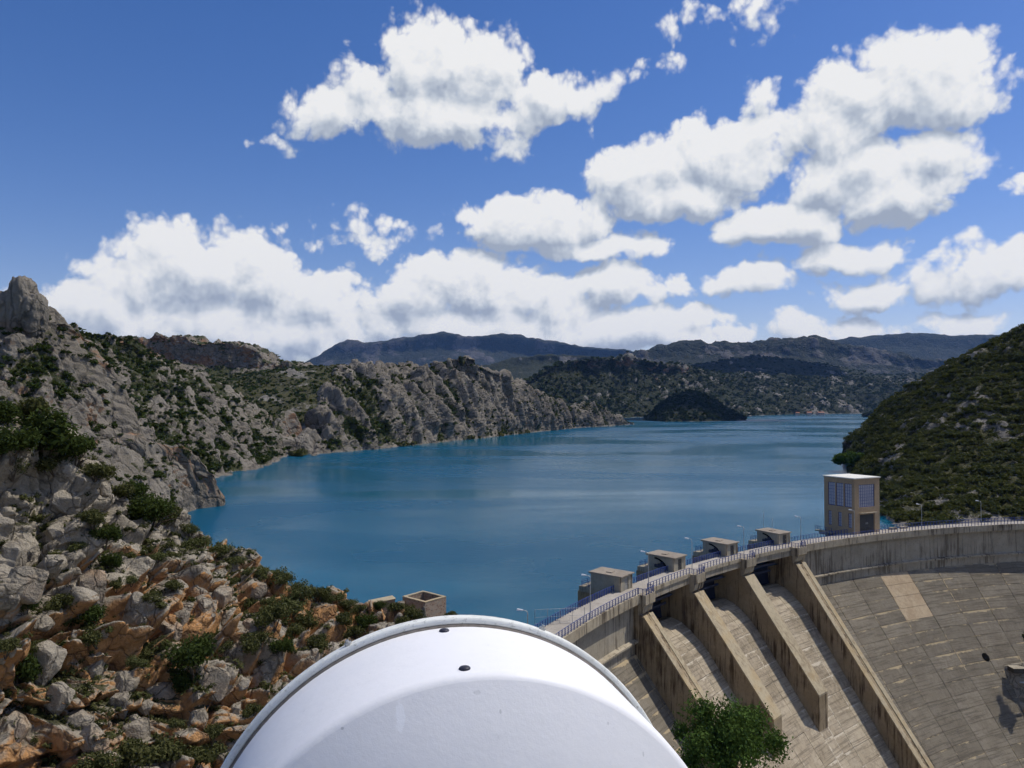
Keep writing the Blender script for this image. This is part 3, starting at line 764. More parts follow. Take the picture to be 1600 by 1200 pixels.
# ================================================================== the dam
def concrete(name, c1, c2, stain, sc=1., streak=.6, tan=None, tan_amt=0., bump=.35, uvedge=False, rnd=False):
    t = NT(name); p = t.pos(); p1 = t.scale(p, (1 / sc,) * 3)
    n1 = t.noise(p1, .22, 6, .62); n2 = t.noise(p1, 1.5, 7, .7); n3 = t.noise(p1, 9, 4, .6)
    col = t.mix(t.fr(n1, .35, .65), c1, c2)
    col = t.mix(t.fr(n2, .45, .75, 0, .5), col, tuple(c * .55 for c in c1))
    # runs of dirt down the face
    st = t.noise(t.scale(p, (1.5 / sc, 1.5 / sc, .10 / sc)), 1., 6, .7)
    sb = t.noise(p1, .13, 3, .6)
    st = t.math('ADD', st, t.math('MULTIPLY_ADD', sb, .5, -.25))
    col = t.mix(t.fr(st, .48, .66, 0, streak), col, stain)
    if rnd:
        oi = t.n('ShaderNodeObjectInfo').outputs['Random']
        col = t.mix(.30, col, t.mix(t.fr(t.math('FRACT', t.math('MULTIPLY', oi, 7.3)), 0, 1), tuple(c * .6 for c in c1), tuple(c * 1.15 for c in c2)))
    if uvedge:
        uv = t.n('ShaderNodeUVMap'); s = t.n('ShaderNodeSeparateXYZ'); t.l(uv.outputs[0], s.inputs[0])
        # lime washed out below the lift lines, beside the block joints and in ragged patches; thin board courses
        nn = t.noise(t.scale(p, (.45, .45, .8)), 1., 8, .75); nb = t.noise(t.scale(p, (.09, .09, .12)), 1., 4, .6)
        base = t.math('ADD', t.math('MULTIPLY_ADD', nn, 2.4, -1.2), t.math('MULTIPLY_ADD', nb, 2.6, -1.36))
        l1 = t.math('SUBTRACT', base, t.math('MULTIPLY_ADD', s.outputs[1], 1.25, -.16))
        l2 = t.math('SUBTRACT', base, t.math('MULTIPLY_ADD', s.outputs[0], .9, -.06))
        l3 = t.math('SUBTRACT', base, .52)
        lime = t.math('MAXIMUM', t.math('MAXIMUM', l1, l2), l3)
        nc = t.noise(t.scale(p, (.12, .12, 3.4)), 1., 4, .7)
        col = t.mix(t.fr(nc, .48, .62, 0, .65), col, tuple(c * .5 for c in c1))
        col = t.mix(t.fr(lime, .0, .30, 0, .8), col, tan)
        col = t.mix(t.fr(t.noise(t.scale(p, (2.2, 2.2, 5.)), 1., 3, .6), .66, .74, 0, .7), col, tuple(c * .35 for c in c1))
    elif tan is not None:
        col = t.mix(t.fr(n1, .45, .62, 0, tan_amt), col, tan)
    hgt = t.math('ADD', n2, t.math('MULTIPLY', n3, .3))
    return t.pbr(col, .92, t.bump(hgt, bump, .12 * sc), spec=.2)
C_WALL = concrete('dam_wall_concrete', (.31, .268, .198), (.38, .332, .25), (.11, .085, .058), 1., .8)
C_EDGE = concrete('cornice_concrete', (.34, .285, .20), (.42, .36, .26), (.085, .065, .045), 1., .95)
C_PIER = concrete('pier_concrete', (.29, .218, .128), (.36, .28, .175), (.06, .038, .022), 1., .9)
C_TOP = concrete('pier_top_concrete', (.40, .33, .215), (.48, .405, .275), (.19, .135, .08), 1., .6, (.38, .27, .13), .6)
C_CHUTE = concrete('chute_concrete', (.34, .275, .185), (.46, .385, .275), (.15, .11, .075), 1., .65, (.60, .52, .39), uvedge=True, rnd=True)
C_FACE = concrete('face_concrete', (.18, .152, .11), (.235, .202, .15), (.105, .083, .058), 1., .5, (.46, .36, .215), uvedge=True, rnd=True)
C_TAN = concrete('bare_tan_concrete', (.40, .30, .19), (.46, .36, .235), (.28, .20, .12), 1., .5)
C_DECK = concrete('deck_concrete', (.36, .32, .265), (.44, .395, .33), (.24, .20, .16), 1., .3)
C_HOUSE = concrete('gatehouse_render', (.30, .275, .215), (.34, .31, .245), (.20, .175, .13), 1., .3)
C_ROOF = concrete('gatehouse_roof_felt', (.26, .215, .165), (.32, .27, .21), (.20, .16, .12), 1., .1)
C_TOWER = concrete('tower_render', (.36, .265, .165), (.39, .29, .185), (.28, .20, .125), 1., .25)
t = NT('white_roof'); t.pbr(t.mix(t.noise(t.pos(), .8, 4), (.70, .67, .58), (.78, .75, .66)), .8)
t = NT('dark_joint'); t.pbr(t.mix(t.noise(t.pos(), 2, 4), (.05, .042, .034), (.09, .078, .06)), .95)
t = NT('blue_paint'); t.pbr(t.mix(t.noise(t.pos(), 3, 5), (.012, .03, .15), (.02, .05, .21)), .5, spec=.5)
t = NT('dark_blue_steel'); t.pbr(t.mix(t.noise(t.pos(), 1.2, 5), (.008, .012, .03), (.018, .024, .05)), .55, spec=.4)
t = NT('galvanised_steel'); t.pbr(t.mix(t.noise(t.pos(), 5, 4), (.38, .38, .37), (.48, .48, .47)), .5, metal=.4)
t = NT('lamp_white'); t.pbr(t.mix(t.noise(t.pos(), 4, 3), (.72, .73, .73), (.82, .82, .82)), .45)
t = NT('window_glass'); t.pbr(t.mix(t.noise(t.pos(), .6, 2), (.33, .335, .40), (.44, .445, .50)), .2, spec=.6)
t = NT('dark_door_paint'); t.pbr(t.mix(t.noise(t.pos(), 2, 5), (.035, .035, .036), (.055, .055, .055)), .6)
t = NT('door_grey'); t.pbr(t.mix(t.noise(t.pos(), 2, 5), (.22, .21, .19), (.30, .29, .26)), .6)

dam = tag(empty('dam', RP(128, DR, DZ - 60)), 'curved concrete dam with three spillway chutes and a crest road', 'dam')
def child(o, part=None):
    """keep world placement under the dam"""
    par = part or dam; o.parent = par
    m = Matrix.Translation(dam.location)
    o.matrix_parent_inverse = (m if par is dam else Matrix()).inverted()
    return o
def arc_strip(a0, a1, prof, name, mat, part=None, step=1.0, caps=True):
    """a closed profile of (r, z) swept along the crest arc"""
    n = max(2, int(abs(a1 - a0) / step) + 1); A = np.linspace(a0, a1, n); k = len(prof)
    V = [RP(a, r, z) for a in A for r, z in prof]; F = []
    for i in range(n - 1):
        for j in range(k):
            F.append((i * k + j, i * k + (j + 1) % k, (i + 1) * k + (j + 1) % k, (i + 1) * k + j))
    F.append(tuple(range(k))); F.append(tuple((n - 1) * k + j for j in range(k)))
    return child(MB().add(V, F).build(name, mat), part)
def rect(r0, r1, z0, z1): return [(r0, z0), (r1, z0), (r1, z1), (r0, z1)]
PIER_A = [144.2, 138.2, 132.2, 126.2]
PW = 3.2 / DR * 180 / math.pi                # pier width as an angle
A_L, A_R = 172.0, 88.0
SL = .77                                     # metres in per metre down
# crest road, cornice and walls of the two solid wings
for a0, a1, nm in ((A_L, PIER_A[0] + PW / 2, 'l'), (PIER_A[3] - PW / 2, A_R, 'r')):
    arc_strip(a0, a1, rect(DR - .30, DR + 4.2, DZ - .42, DZ), 'crest_road', C_DECK)
    arc_strip(a0, a1, rect(DR - .36, DR + .02, DZ - 1.35, DZ + .10), 'cornice', C_EDGE)
    arc_strip(a0, a1, rect(DR + .025, DR + 4.1, DZ - 1.0, DZ - .425), 'corbel', C_WALL)
    core = arc_strip(a0, a1, [(DR + .95, DZ - 1.0), (DR + .95, DZ - 9.2), (DR - SL * 52, DZ - 62), (DR + 8, DZ - 62), (DR + 4.0, DZ - 1.0)], 'wing_core', MATS['dark_joint'])
    # wall panels below the cornice, ledge, lower band
    J = []; a = a0
    while a > a1 + .2:
        J.append(a); a -= 3.0
    J.append(a1)
    for i in range(len(J) - 1):
        if J[i] > 166 or J[i + 1] < 96: continue
        g = .012
        arc_strip(J[i] - g, J[i + 1] + g, rect(DR + .82, DR + 1.1, DZ - 7.0, DZ - 1.02), 'wall_panel', C_WALL, step=1.0)
        arc_strip(J[i] - g, J[i + 1] + g, rect(DR + .62, DR + 1.1, DZ - 9.5, DZ - 7.5), 'wall_panel', C_WALL, step=1.0)
    arc_strip(a0, a1, [(DR + .05, DZ - 7.22), (DR + .05, DZ - 7.5), (DR + 1.1, DZ - 7.5), (DR + 1.1, DZ - 6.9)], 'ledge', C_EDGE)
    # sloping face: every block of every lift is a slab of its own
    LIFT = 2.2
    for i in range(len(J) - 1):
        if J[i] > 160 or J[i + 1] < 97: continue
        for k in range(22 if nm == 'r' else 15):
            h0 = 9.4 + k * LIFT; h1 = h0 + LIFT - .07
            off = RND.uniform(-.03, .04)
            def S(a, h, dd): return RP(a, DR + .55 - SL * (h - 9.2) + dd, DZ - h)
            g = .02
            aa = [J[i] - g, (J[i] + J[i + 1]) / 2, J[i + 1] + g]
            V = []
            for a in aa:
                V += [S(a, h0, off), S(a, h1, off), S(a, h1, .5), S(a, h0, .5)]
            F = [(0, 1, 5, 4), (4, 5, 9, 8), (3, 0, 4, 7), (7, 4, 8, 11), (1, 2, 6, 5), (5, 6, 10, 9), (0, 3, 2, 1), (8, 9, 10, 11)]
            tan_ = nm == 'r' and 116.9 > J[i] > 116.0 and k < 4
            o = child(MB().add(V, F).build('panel', C_TAN if tan_ else C_FACE), core)
            me = o.data; uvl = me.uv_layers.new(name='UVMap')
            uvd = {}
            for q in range(3):
                w_ = q * .5 * 9.2
                for s_, vv in ((0, 0), (1, 1), (2, 1), (3, 0)): uvd[q * 4 + s_] = (w_, vv * LIFT)
            for lp in me.loops: uvl.data[lp.index].uv = uvd[lp.vertex_index]
# drain hole in the face and its dark bore
def face_pt(px, py):
    v = P(px, py, 1.0) - np.array((0, 0, CAM_Z)); best = None
    for d in np.linspace(60, 220, 3200):
        q = v * d + np.array((0, 0, CAM_Z)); h = DZ - q[2]; r = math.hypot(q[0] - DC[0], q[1] - DC[1])
        if r > DR + .55 - SL * (h - 9.2): best = q; break
    return best
hp = face_pt(1540, 1027); ha = math.degrees(math.atan2(hp[1] - DC[1], hp[0] - DC[0]))
inw = -np.array((math.cos(R_(ha)), math.sin(R_(ha)), 0)); nrm = inw * (1 / math.hypot(1, SL)) + np.array((0, 0, SL / math.hypot(1, SL)))
t = NT('dark_bore'); t.pbr((.008, .008, .008), 1.0, spec=0)
mb = MB(); mb.tube([Vector(hp) + Vector(nrm) * .05, Vector(hp) + Vector(nrm) * .09], .95, 20)
child(mb.build('drain_bore', MATS['dark_bore']))

# spillway: ogee crest and chute in each bay, laid in slabs
def chute_h(tt):   # depth below the deck at tt metres in from the crest line
    if tt < -6: return 8.6
    if tt < 3.5:
        u = (tt + 6) / 9.5; return 8.6 - .9 * math.sin(math.pi * min(u * 1.25, 1)) * (1 - u) + 4.2 * u ** 2.6
    return 12.8 - .0 + (tt - 3.5) / SL
for b in range(3):
    a0 = PIER_A[b] - PW / 2; a1 = PIER_A[b + 1] + PW / 2
    bay = child(tag(MB().add([RP(a0, DR - 4, DZ - 62), RP(a1, DR - 4, DZ - 62), RP(a1, DR + 8, DZ - 62), RP(a0, DR + 8, DZ - 62),
                              RP(a0, DR - 3.0, DZ - 14.5), RP(a1, DR - 3.0, DZ - 14.5), RP(a1, DR + 7, DZ - 9.6), RP(a0, DR + 7, DZ - 9.6)],
                             [(0, 1, 5, 4), (1, 2, 6, 5), (2, 3, 7, 6), (3, 0, 4, 7), (4, 5, 6, 7)]).build('spillway_bay', MATS['dark_joint'])))
    tts = [-6, -3.6, -1.6, 0, 1.3, 2.4, 3.5] + [3.5 + 1.85 * k for k in range(1, 22)]
    am = (a0 + a1) / 2
    for c0, c1 in ((a0, am + 1.1), (am + 1.1, am - .9), (am - .9, a1)):
        for k in range(len(tts) - 1):
            ta, tb = tts[k], tts[k + 1] - .03
            g = .012; off = RND.uniform(-.03, .03) if ta > 2 else 0
            V = []
            for a in (c0 - g, c1 + g):
                V += [RP(a, DR - ta, DZ - chute_h(ta) + off), RP(a, DR - tb, DZ - chute_h(tb) + off), RP(a, DR - tb + .3, DZ - chute_h(tb) - .6), RP(a, DR - ta + .3, DZ - chute_h(ta) - .6)]
            o = child(MB().add(V, [(0, 1, 5, 4), (3, 0, 4, 7), (1, 2, 6, 5), (0, 3, 2, 1), (4, 5, 6, 7), (2, 3, 7, 6)]).build('panel', C_CHUTE), bay)
            me = o.data; uvl = me.uv_layers.new(name='UVMap'); uvd = {0: (0, 0), 1: (0, 2.2), 2: (0, 2.2), 3: (0, 0), 4: (6, 0), 5: (6, 2.2), 6: (6, 2.2), 7: (6, 0)}
            for lp in me.loops: uvl.data[lp.index].uv = uvd[lp.vertex_index]
    # bridge deck over the bay, edge beam, sector gate and its blue walkway beam
    arc_strip(a0, a1, rect(DR - .05, DR + 4.2, DZ - .42, DZ), 'crest_road', C_DECK)
    arc_strip(a0, a1, rect(DR - .12, DR + .22, DZ - .55, DZ + .10), 'cornice', C_EDGE)
    arc_strip(a0, a1, rect(DR + .10, DR + .75, DZ - 1.75, DZ - .56), 'bridge_beam', C_WALL)
    arc_strip(a0, a1, rect(DR + 3.0, DR + 3.6, DZ - 1.75, DZ - .43), 'bridge_beam', C_WALL)
    prof = [(DR + 5.0 + .9 * math.sin(q), DZ - 5.4 + 4.4 * math.cos(q)) for q in np.linspace(.25, 2.6, 9)]
    arc_strip(a0, a1, prof + [(r + .3, z) for r, z in reversed(prof)], 'sector_gate', MATS['dark_blue_steel'])
    arc_strip(a0 - .1, a1 + 1.2, rect(DR + 1.6, DR + 2.3, DZ - 3.3, DZ - 2.85), 'gate_walkway', MATS['dark_blue_steel'])
    arc_strip(a0 - .1, a1 + 1.2, rect(DR + 2.6, DR + 2.9, DZ - 4.9, DZ - 4.5), 'gate_beam', MATS['dark_blue_steel'])
for i in (1, 2):
    a0 = PIER_A[i] + PW / 2; a1 = PIER_A[i] - PW / 2
    for k in range(12):
        ta = 14.4 + 1.85 * k; tb = ta + 1.82; V = []
        for a in (a0 - .01, a1 + .01):
            V += [RP(a, DR - ta, DZ - chute_h(ta)), RP(a, DR - tb, DZ - chute_h(tb)), RP(a, DR - tb + .3, DZ - chute_h(tb) - 2.6), RP(a, DR - ta + .3, DZ - chute_h(ta) - 2.6)]
        o = child(MB().add(V, [(0, 1, 5, 4), (3, 0, 4, 7), (1, 2, 6, 5), (0, 3, 2, 1), (4, 5, 6, 7), (2, 3, 7, 6)]).build('apron_slab', C_CHUTE))
        me = o.data; uvl = me.uv_layers.new(name='UVMap'); uvd = {0: (0, 0), 1: (0, 2.2), 2: (0, 2.2), 3: (0, 0), 4: (3, 0), 5: (3, 2.2), 6: (3, 2.2), 7: (3, 0)}
        for lp in me.loops: uvl.data[lp.index].uv = uvd[lp.vertex_index]
# piers
def pier(i, a, split, tend):
    w = 1.6
    o_ = np.array((math.cos(R_(a)), math.sin(R_(a)), 0)); s_ = np.array((math.sin(R_(a)), -math.cos(R_(a)), 0))
    base = np.array((DC[0], DC[1], 0)) + o_ * DR
    def L(x, tt, h): return base + s_ * x - o_ * tt + np.array((0, 0, DZ - h))
    def prism(x0, x1, poly): # poly of (t, h)
        V = [L(x0, *p) for p in poly] + [L(x1, *p) for p in poly]; k = len(poly)
        return V, [tuple(range(k)), tuple(range(k, 2 * k))] + [(j, (j + 1) % k, k + (j + 1) % k, k + j) for j in range(k)]
    hend = 3.2 + 1.28 * (tend - .9)
    body = [(-9.5, .46), (-9.5, 40), (tend - 3, 62), (tend, 62), (tend, hend + .35), (1.1, 3.55), (.2, 3.3), (.2, .46)]
    ob = child(MB().add(*prism(-w, w, body)).build('pier', C_PIER))
    cop = [(.9, 3.2), (.9, 3.56), (tend + .02, hend + .36), (tend + .02, hend)]
    if split:
        for x0, x1 in ((-w - .06, -.45), (.45, w + .06)):
            child(MB().add(*prism(x0, x1, cop)).build('pier_coping', C_TOP), None)
    else:
        child(MB().add(*prism(-w - .05, w + .05, cop)).build('pier_coping', C_TOP))
    # head with corbel carrying a small balcony
    hd = MB()
    hd.add(*prism(-w - .12, w + .12, [(1.35, .0), (1.35, 1.5), (1.0, 1.75), (-.05, 1.75), (-.05, .0)]))
    hd.add(*prism(-w - .02, w + .02, [(1.0, 1.76), (.8, 2.75), (.22, 3.2), (-.05, 3.2), (-.05, 1.76)]))
    child(hd.build('pier_head', C_EDGE))
    child(MB().add(*prism(-w, w, [(-.06, 0), (-.06, .455), (-4.2, .455), (-4.2, 0)])).build('crest_road', C_DECK))
    child(MB().add(*prism(-w - .3, w + .3, [(-4.22, .02), (-4.22, .9), (-10.6, .9), (-10.6, .02)])).build('gatehouse_slab', C_WALL))
    child(MB().add(*prism(-w, w, [(-9.52, .9), (-9.52, 12), (-11, 12), (-11, .9)])).build('pier_nose', C_PIER))
pier(0, PIER_A[0], True, 40); pier(1, PIER_A[1], False, 15.0); pier(2, PIER_A[2], False, 15.4); pier(3, PIER_A[3], True, 40)
# upstream face
arc_strip(A_L, A_R, [(DR + 4.21, DZ - .5), (DR + 4.21, DZ - 1.6), (DR + 3.9, DZ - 62), (DR + 3.8, DZ - .5)], 'upstream_wall', C_WALL) if False else None
for a0, a1 in ((A_L, PIER_A[0] + PW / 2), (PIER_A[3] - PW / 2, A_R)):
    arc_strip(a0, a1, rect(DR + 3.9, DR + 4.7, DZ - 30, DZ - .43), 'upstream_wall', C_WALL)

# ------------------------------------------------------------------ railings (each a thing; posts and rails its parts)
POST = MB(); POST.box(-.045, .045, -.045, .045, 0, 1.02)
def railing(path, label, name='blue_railing', gap=1.0, mid=4, group='blue railings along the crest'):
    """path of points at floor level"""
    pts = resample(path, max(2, int(np.linalg.norm(np.diff(np.asarray(path, float), axis=0), axis=1).sum() / gap) + 1))
    root = tag(empty(name, tuple(pts[0])), label, 'railing', group)
    base = pts - pts[0]
    first = None
    for i, q in enumerate(base):
        if first is None:
            o = POST.build('post', MATS['blue_paint'], root); first = o
        else:
            o = first.copy(); COL.objects.link(o); o.parent = root
        o.location = tuple(q)
        j = min(i, len(base) - 2); dd = base[j + 1] - base[j]; o.rotation_euler = (0, 0, math.atan2(dd[1], dd[0]))
    for k in range(mid):
        z = .22 + (1.0 - .22) * k / (mid - 1); r = .045 if k == mid - 1 else .02
        MB().tube([tuple(q + np.array((0, 0, z))) for q in base], r, 5).build('rail', MATS['blue_paint'], root)
    return root
def arcpath(a0, a1, r, n=60): return [RP(a, r, DZ + (.10 if r < DR + .3 else .0)) for a in np.linspace(a0, a1, n)]
hp_ = PW / 2 + .05
railing(arcpath(164, PIER_A[0] + hp_, DR - .1), 'blue railing on the lit cornice of the short left wing, downstream side', mid=4)
for b, lb in enumerate(('blue railing on the bridge over the leftmost spillway chute', 'blue railing on the bridge over the middle spillway chute', 'blue railing on the bridge over the rightmost spillway chute')):
    railing(arcpath(PIER_A[b] - hp_, PIER_A[b + 1] + hp_, DR + .02), lb, mid=3)
railing(arcpath(PIER_A[3] - hp_, 97, DR - .1, 90), 'long blue railing on the cornice of the right wing, downstream side', mid=3)
for i, a in enumerate(PIER_A):
    q = [RP(a + hp_, DR - .0, DZ + .02), RP(a + hp_, DR - 1.25, DZ + .02), RP(a - hp_, DR - 1.25, DZ + .02), RP(a - hp_, DR - .0, DZ + .02)]
    railing(q, 'short blue railing round the pier balcony in front of the %s gatehouse' % ('first', 'second', 'third', 'fourth')[i], gap=.8, mid=5, group='blue railings round the pier balconies')
railing(arcpath(164, PIER_A[0] + .7, DR + 4.0), 'blue railing along the water side of the short left wing', mid=6, gap=.8)
for b in range(3):
    railing(arcpath(PIER_A[b] - .72, PIER_A[b + 1] + .72, DR + 4.0), 'blue railing on the water side between the %s gatehouses' % ('first and second', 'second and third', 'third and fourth')[b], mid=6, gap=.8)
railing(arcpath(PIER_A[3] - .72, 118.7, DR + 4.0), 'blue railing on the water side between the fourth gatehouse and the tower', mid=4)
railing(arcpath(115.6, 97, DR + 4.0, 70), 'blue railing on the water side of the crest beyond the tower', mid=4)

# ------------------------------------------------------------------ gatehouses
def gatehouse(i, a, label):
    root = tag(empty('gatehouse', RP(a, DR + 2.9, DZ), R_(a - 90)), label, 'gatehouse', 'gatehouses on the spillway piers')
    w, l, h = 1.95, 5.4, 2.35
    wl = MB()
    # walls with a door opening in the road side
    wl.box(-w, -w + .25, 0, l, .0, h); wl.box(w - .25, w, 0, l, 0, h); wl.box(-w + .251, w - .251, l - .25, l, 0, h)
    wl.box(-w + .251, -.55, 0, .25, 0, h); wl.box(.75, w - .251, 0, .25, 0, h); wl.box(-.549, .749, 0, .25, 2.0, h)
    wl.build('wall', C_HOUSE, root)
    for x0, x1 in ((-w - .06, -w + .32), (w - .32, w + .06)):
        MB().box(x0, x1, -.07, .3, 0, h - .01).build('corner_pilaster', C_EDGE, root)
    dr = MB().box(-.55, .75, .12, .18, .02, 2.0).build('door', MATS['dark_door_paint'] if i else MATS['door_grey'], root)
    MB().box(.52, .60, .06, .118, .95, 1.1).build('handle', MATS['galvanised_steel'], dr)
    rf = MB().hexa([(-w - .28, -.35, h + .002), (w + .28, -.35, h + .002), (w + .28, l + .3, h + .002), (-w - .28, l + .3, h + .002),
                    (-w - .28, -.35, h + .16), (w + .28, -.35, h + .16), (w + .28, l + .3, h + .3), (-w - .28, l + .3, h + .3)]).build('roof', C_ROOF, root)
    MB().box(-.9, .2, 2.2, 3.2, h + .20, h + .36).build('hatch', C_ROOF, rf)
    # rear platform with a blue rail
    MB().box(-w + .1, w - .1, l + .002, l + 1.9, -.2, .0).build('platform', C_WALL, root)
    pr = MB()
    for x, y in ((-w + .15, l + .5), (-w + .15, l + 1.8), (w - .15, l + 1.8), (w - .15, l + .5), (0, l + 1.8)):
        pr.box(x - .03, x + .03, y - .03, y + .03, 0, 1.0)
    for z in (.35, .68, .98):
        pr.box(-w + .13, -w + .17, l + .1, l + 1.82, z - .025, z + .025); pr.box(-w + .171, w - .171, l + 1.78, l + 1.82, z - .025, z + .025); pr.box(w - .17, w - .13, l + .1, l + 1.82, z - .025, z + .025)
    pr.build('platform_rail', MATS['blue_paint'], root)
    if i:   # curved guide of the sector gate and the blue hoist on the side wall
        A = np.linspace(.12, 1.45, 12); V = []
        for q in A:
            for rr in (2.55, 2.95):
                y = .75 + 3.35 - rr * math.sin(q) + .2; z = .05 + rr * (1 - math.cos(q)) * .0 + rr * math.cos(q) * .72
                for x in (-w - .06, -w - .002): V.append((x, y, z))
        F = []
        for j in range(len(A) - 1):
            k = j * 4; m = k + 4
            F += [(k, k + 2, m + 2, m), (k + 1, m + 1, m + 3, k + 3), (k, m, m + 1, k + 1), (k + 2, k + 3, m + 3, m + 2)]
        F += [(0, 1, 3, 2), tuple(len(V) - 4 + q for q in (0, 2, 3, 1))]
        MB().add(V, F).build('gate_guide', MATS['dark_bore'], root)
        hb = MB(); hb.box(-w - .45, -w - .07, 1.9, 3.1, .35, 1.15); hb.box(-w - .38, -w - .07, 1.35, 1.88, .3, .8); hb.tube([(-w - .25, 3.12, .7), (-w - .25, 3.75, .7)], .28, 10); hb.box(-w - .3, -w - .07, 2.1, 2.6, 1.16, 1.45)
        hb.build('hoist', MATS['dark_blue_steel'], root)
    return root
for i, a in enumerate(PIER_A):
    gatehouse(i, a, ('plain flat roofed gatehouse nearest the short left wing, pale door', 'flat roofed gatehouse second from the left on the spillway', 'flat roofed gatehouse third from the left on the spillway', 'flat roofed gatehouse nearest the tower, rightmost of the four')[i])
for a, rr in ((126.0, DR + 8.5), (125.6, DR + 7.2)):
    o = MB().tube([(0, 0, 0), (0, 0, 3.6 if rr > DR + 8 else 2.2)], .035, 6).build('mast', MATS['galvanised_steel']); o.location = RP(a, rr, DZ + 2.6)
    tag(o, 'thin taller steel mast on the gatehouse roof nearest the tower' if rr > DR + 8 else 'thin shorter steel mast on the gatehouse roof nearest the tower', 'mast', 'masts on the gatehouse roof')

# ------------------------------------------------------------------ intake tower
TW = 8.5; TH = 12.6; TA = 117.15
tower = tag(empty('intake_tower', RP(TA, DR + 2.35, DZ), R_(TA - 90)), 'tall square tan intake tower with large gridded windows and white roof', 'tower')
hw = TW / 2
# openings: (side, u0, u1, z0, z1); front is the road side (-y), left is -x
WIN_F = [(-2.75, 2.55, 6.0, 11.2)]
DOOR = (-2.55, 2.55, 0, 4.45)
WIN_L = [(.75, 2.75, 6.0, 11.4), (3.05, 5.05, 6.0, 11.4), (5.35, 7.35, 6.0, 11.4)]
WIN_L2 = [(.8, 1.75, 1.3, 4.6), (3.6, 4.55, 1.3, 4.6), (6.4, 7.35, 1.3, 4.6)]
mb = MB()
def wall_with_holes(mb, u0, u1, z0, z1, holes, put):
    us = sorted({u0, u1, *[h[0] for h in holes], *[h[1] for h in holes]}); zs = sorted({z0, z1, *[h[2] for h in holes], *[h[3] for h in holes]})
    for a, b in zip(us, us[1:]):
        run = None
        for c, d in zip(zs, zs[1:]):
            solid = not any(h[0] <= (a + b) / 2 <= h[1] and h[2] <= (c + d) / 2 <= h[3] for h in holes)
            if solid: put(a, b, c, d)
wall_with_holes(mb, -hw + .4, hw - .4, -.05, TH, WIN_F + [DOOR], lambda a, b, c, d: mb.box(a, b, 0, .4, c, d))
wall_with_holes(mb, 0, TW, -.05, TH, WIN_L + WIN_L2, lambda a, b, c, d: mb.box(-hw, -hw + .4, a, b, c, d))
mb.box(hw - .4, hw, 0, TW, -.05, TH); mb.box(-hw + .4, hw - .4, TW - .4, TW, -.05, TH)
mb.build('wall', C_TOWER, tower)
mb = MB(); mb.box(-hw + .1, hw - .1, .1, TW - .1, -34, -.06); mb.build('shaft', C_WALL, tower)
MB().box(-hw - .22, hw + .22, -.22, TW + .22, TH + .002, TH + .22).build('roof', MATS['white_roof'], tower)
MB().box(-hw - .06, hw + .06, -.06, TW + .06, TH - .22, TH - .002).build('roof_band', C_TOWER, tower)
def window(side, u0, u1, z0, z1, nu, nz, heavy=()):
    fr = MB(); t_ = .05
    def bx(m, a, b, c, d, y0, y1):
        if side == 'f': m.box(a, b, y0, y1, c, d)
        else: m.box(-hw + y0, -hw + y1, a, b, c, d)
    bx(fr, u0 + .002, u0 + .12, z0 + .002, z1 - .002, .14, .24); bx(fr, u1 - .12, u1 - .002, z0 + .002, z1 - .002, .14, .24)
    bx(fr, u0 + .121, u1 - .121, z0 + .002, z0 + .12, .14, .24); bx(fr, u0 + .121, u1 - .121, z1 - .12, z1 - .002, .14, .24)
    win = fr.build('window', MATS['blue_paint'], tower)
    du = (u1 - u0 - .24) / nu; dz = (z1 - z0 - .24) / nz
    for i in range(1, nu):
        m = MB(); x = u0 + .12 + du * i; bx(m, x - t_ / 2, x + t_ / 2, z0 + .121, z1 - .121, .15, .23); m.build('mullion', MATS['blue_paint'], win)
    for k in range(1, nz):
        m = MB(); z = z0 + .12 + dz * k; bx(m, u0 + .121, u1 - .121, z - t_ / 2, z + t_ / 2, .16, .215); m.build('glazing_bar', MATS['blue_paint'], win)
    for i in range(nu):
        for k in range(nz):
            m = MB(); x = u0 + .12 + du * i; z = z0 + .12 + dz * k; e = RND.uniform(0, .012)
            bx(m, x, x + du, z, z + dz, .185 + e, .195 + e); m.build('pane', MATS['window_glass'], win)
    return win
for q in WIN_F: window('f', *q, 8, 7)
for q in WIN_L: window('l', *q, 3, 7)
for q in WIN_L2: window('l', *q, 2, 5)
# door: two leaves, frame, canopy, lamp
for x0, x1 in ((-2.4, -.01), (.01, 2.4)):
    dl = MB().box(x0, x1, .18, .26, .03, 4.3).build('door', MATS['dark_door_paint'], tower)
    for k in range(5):
        xx = x0 + .12 + k * (2.16 / 4) * .98
        MB().box(xx - .03, xx + .03, .14, .178, .15, 1.25).build('door_rib', MATS['dark_door_paint'], dl)
    MB().box((x0 if x0 > 0 else x1 - .45) + .1, (x0 if x0 > 0 else x1 - .45) + .4, .165, .178, 2.0, 2.45).build('notice', MATS['door_grey'], dl)
fr = MB(); fr.box(-2.55, -2.401, .12, .3, 0, 4.45); fr.box(2.401, 2.55, .12, .3, 0, 4.45); fr.box(-2.4, 2.4, .12, .3, 4.301, 4.45); fr.build('door_frame', C_TOWER, tower)
MB().box(-2.7, 2.75, -.55, -.003, 4.62, 4.76).build('canopy', C_EDGE, tower)
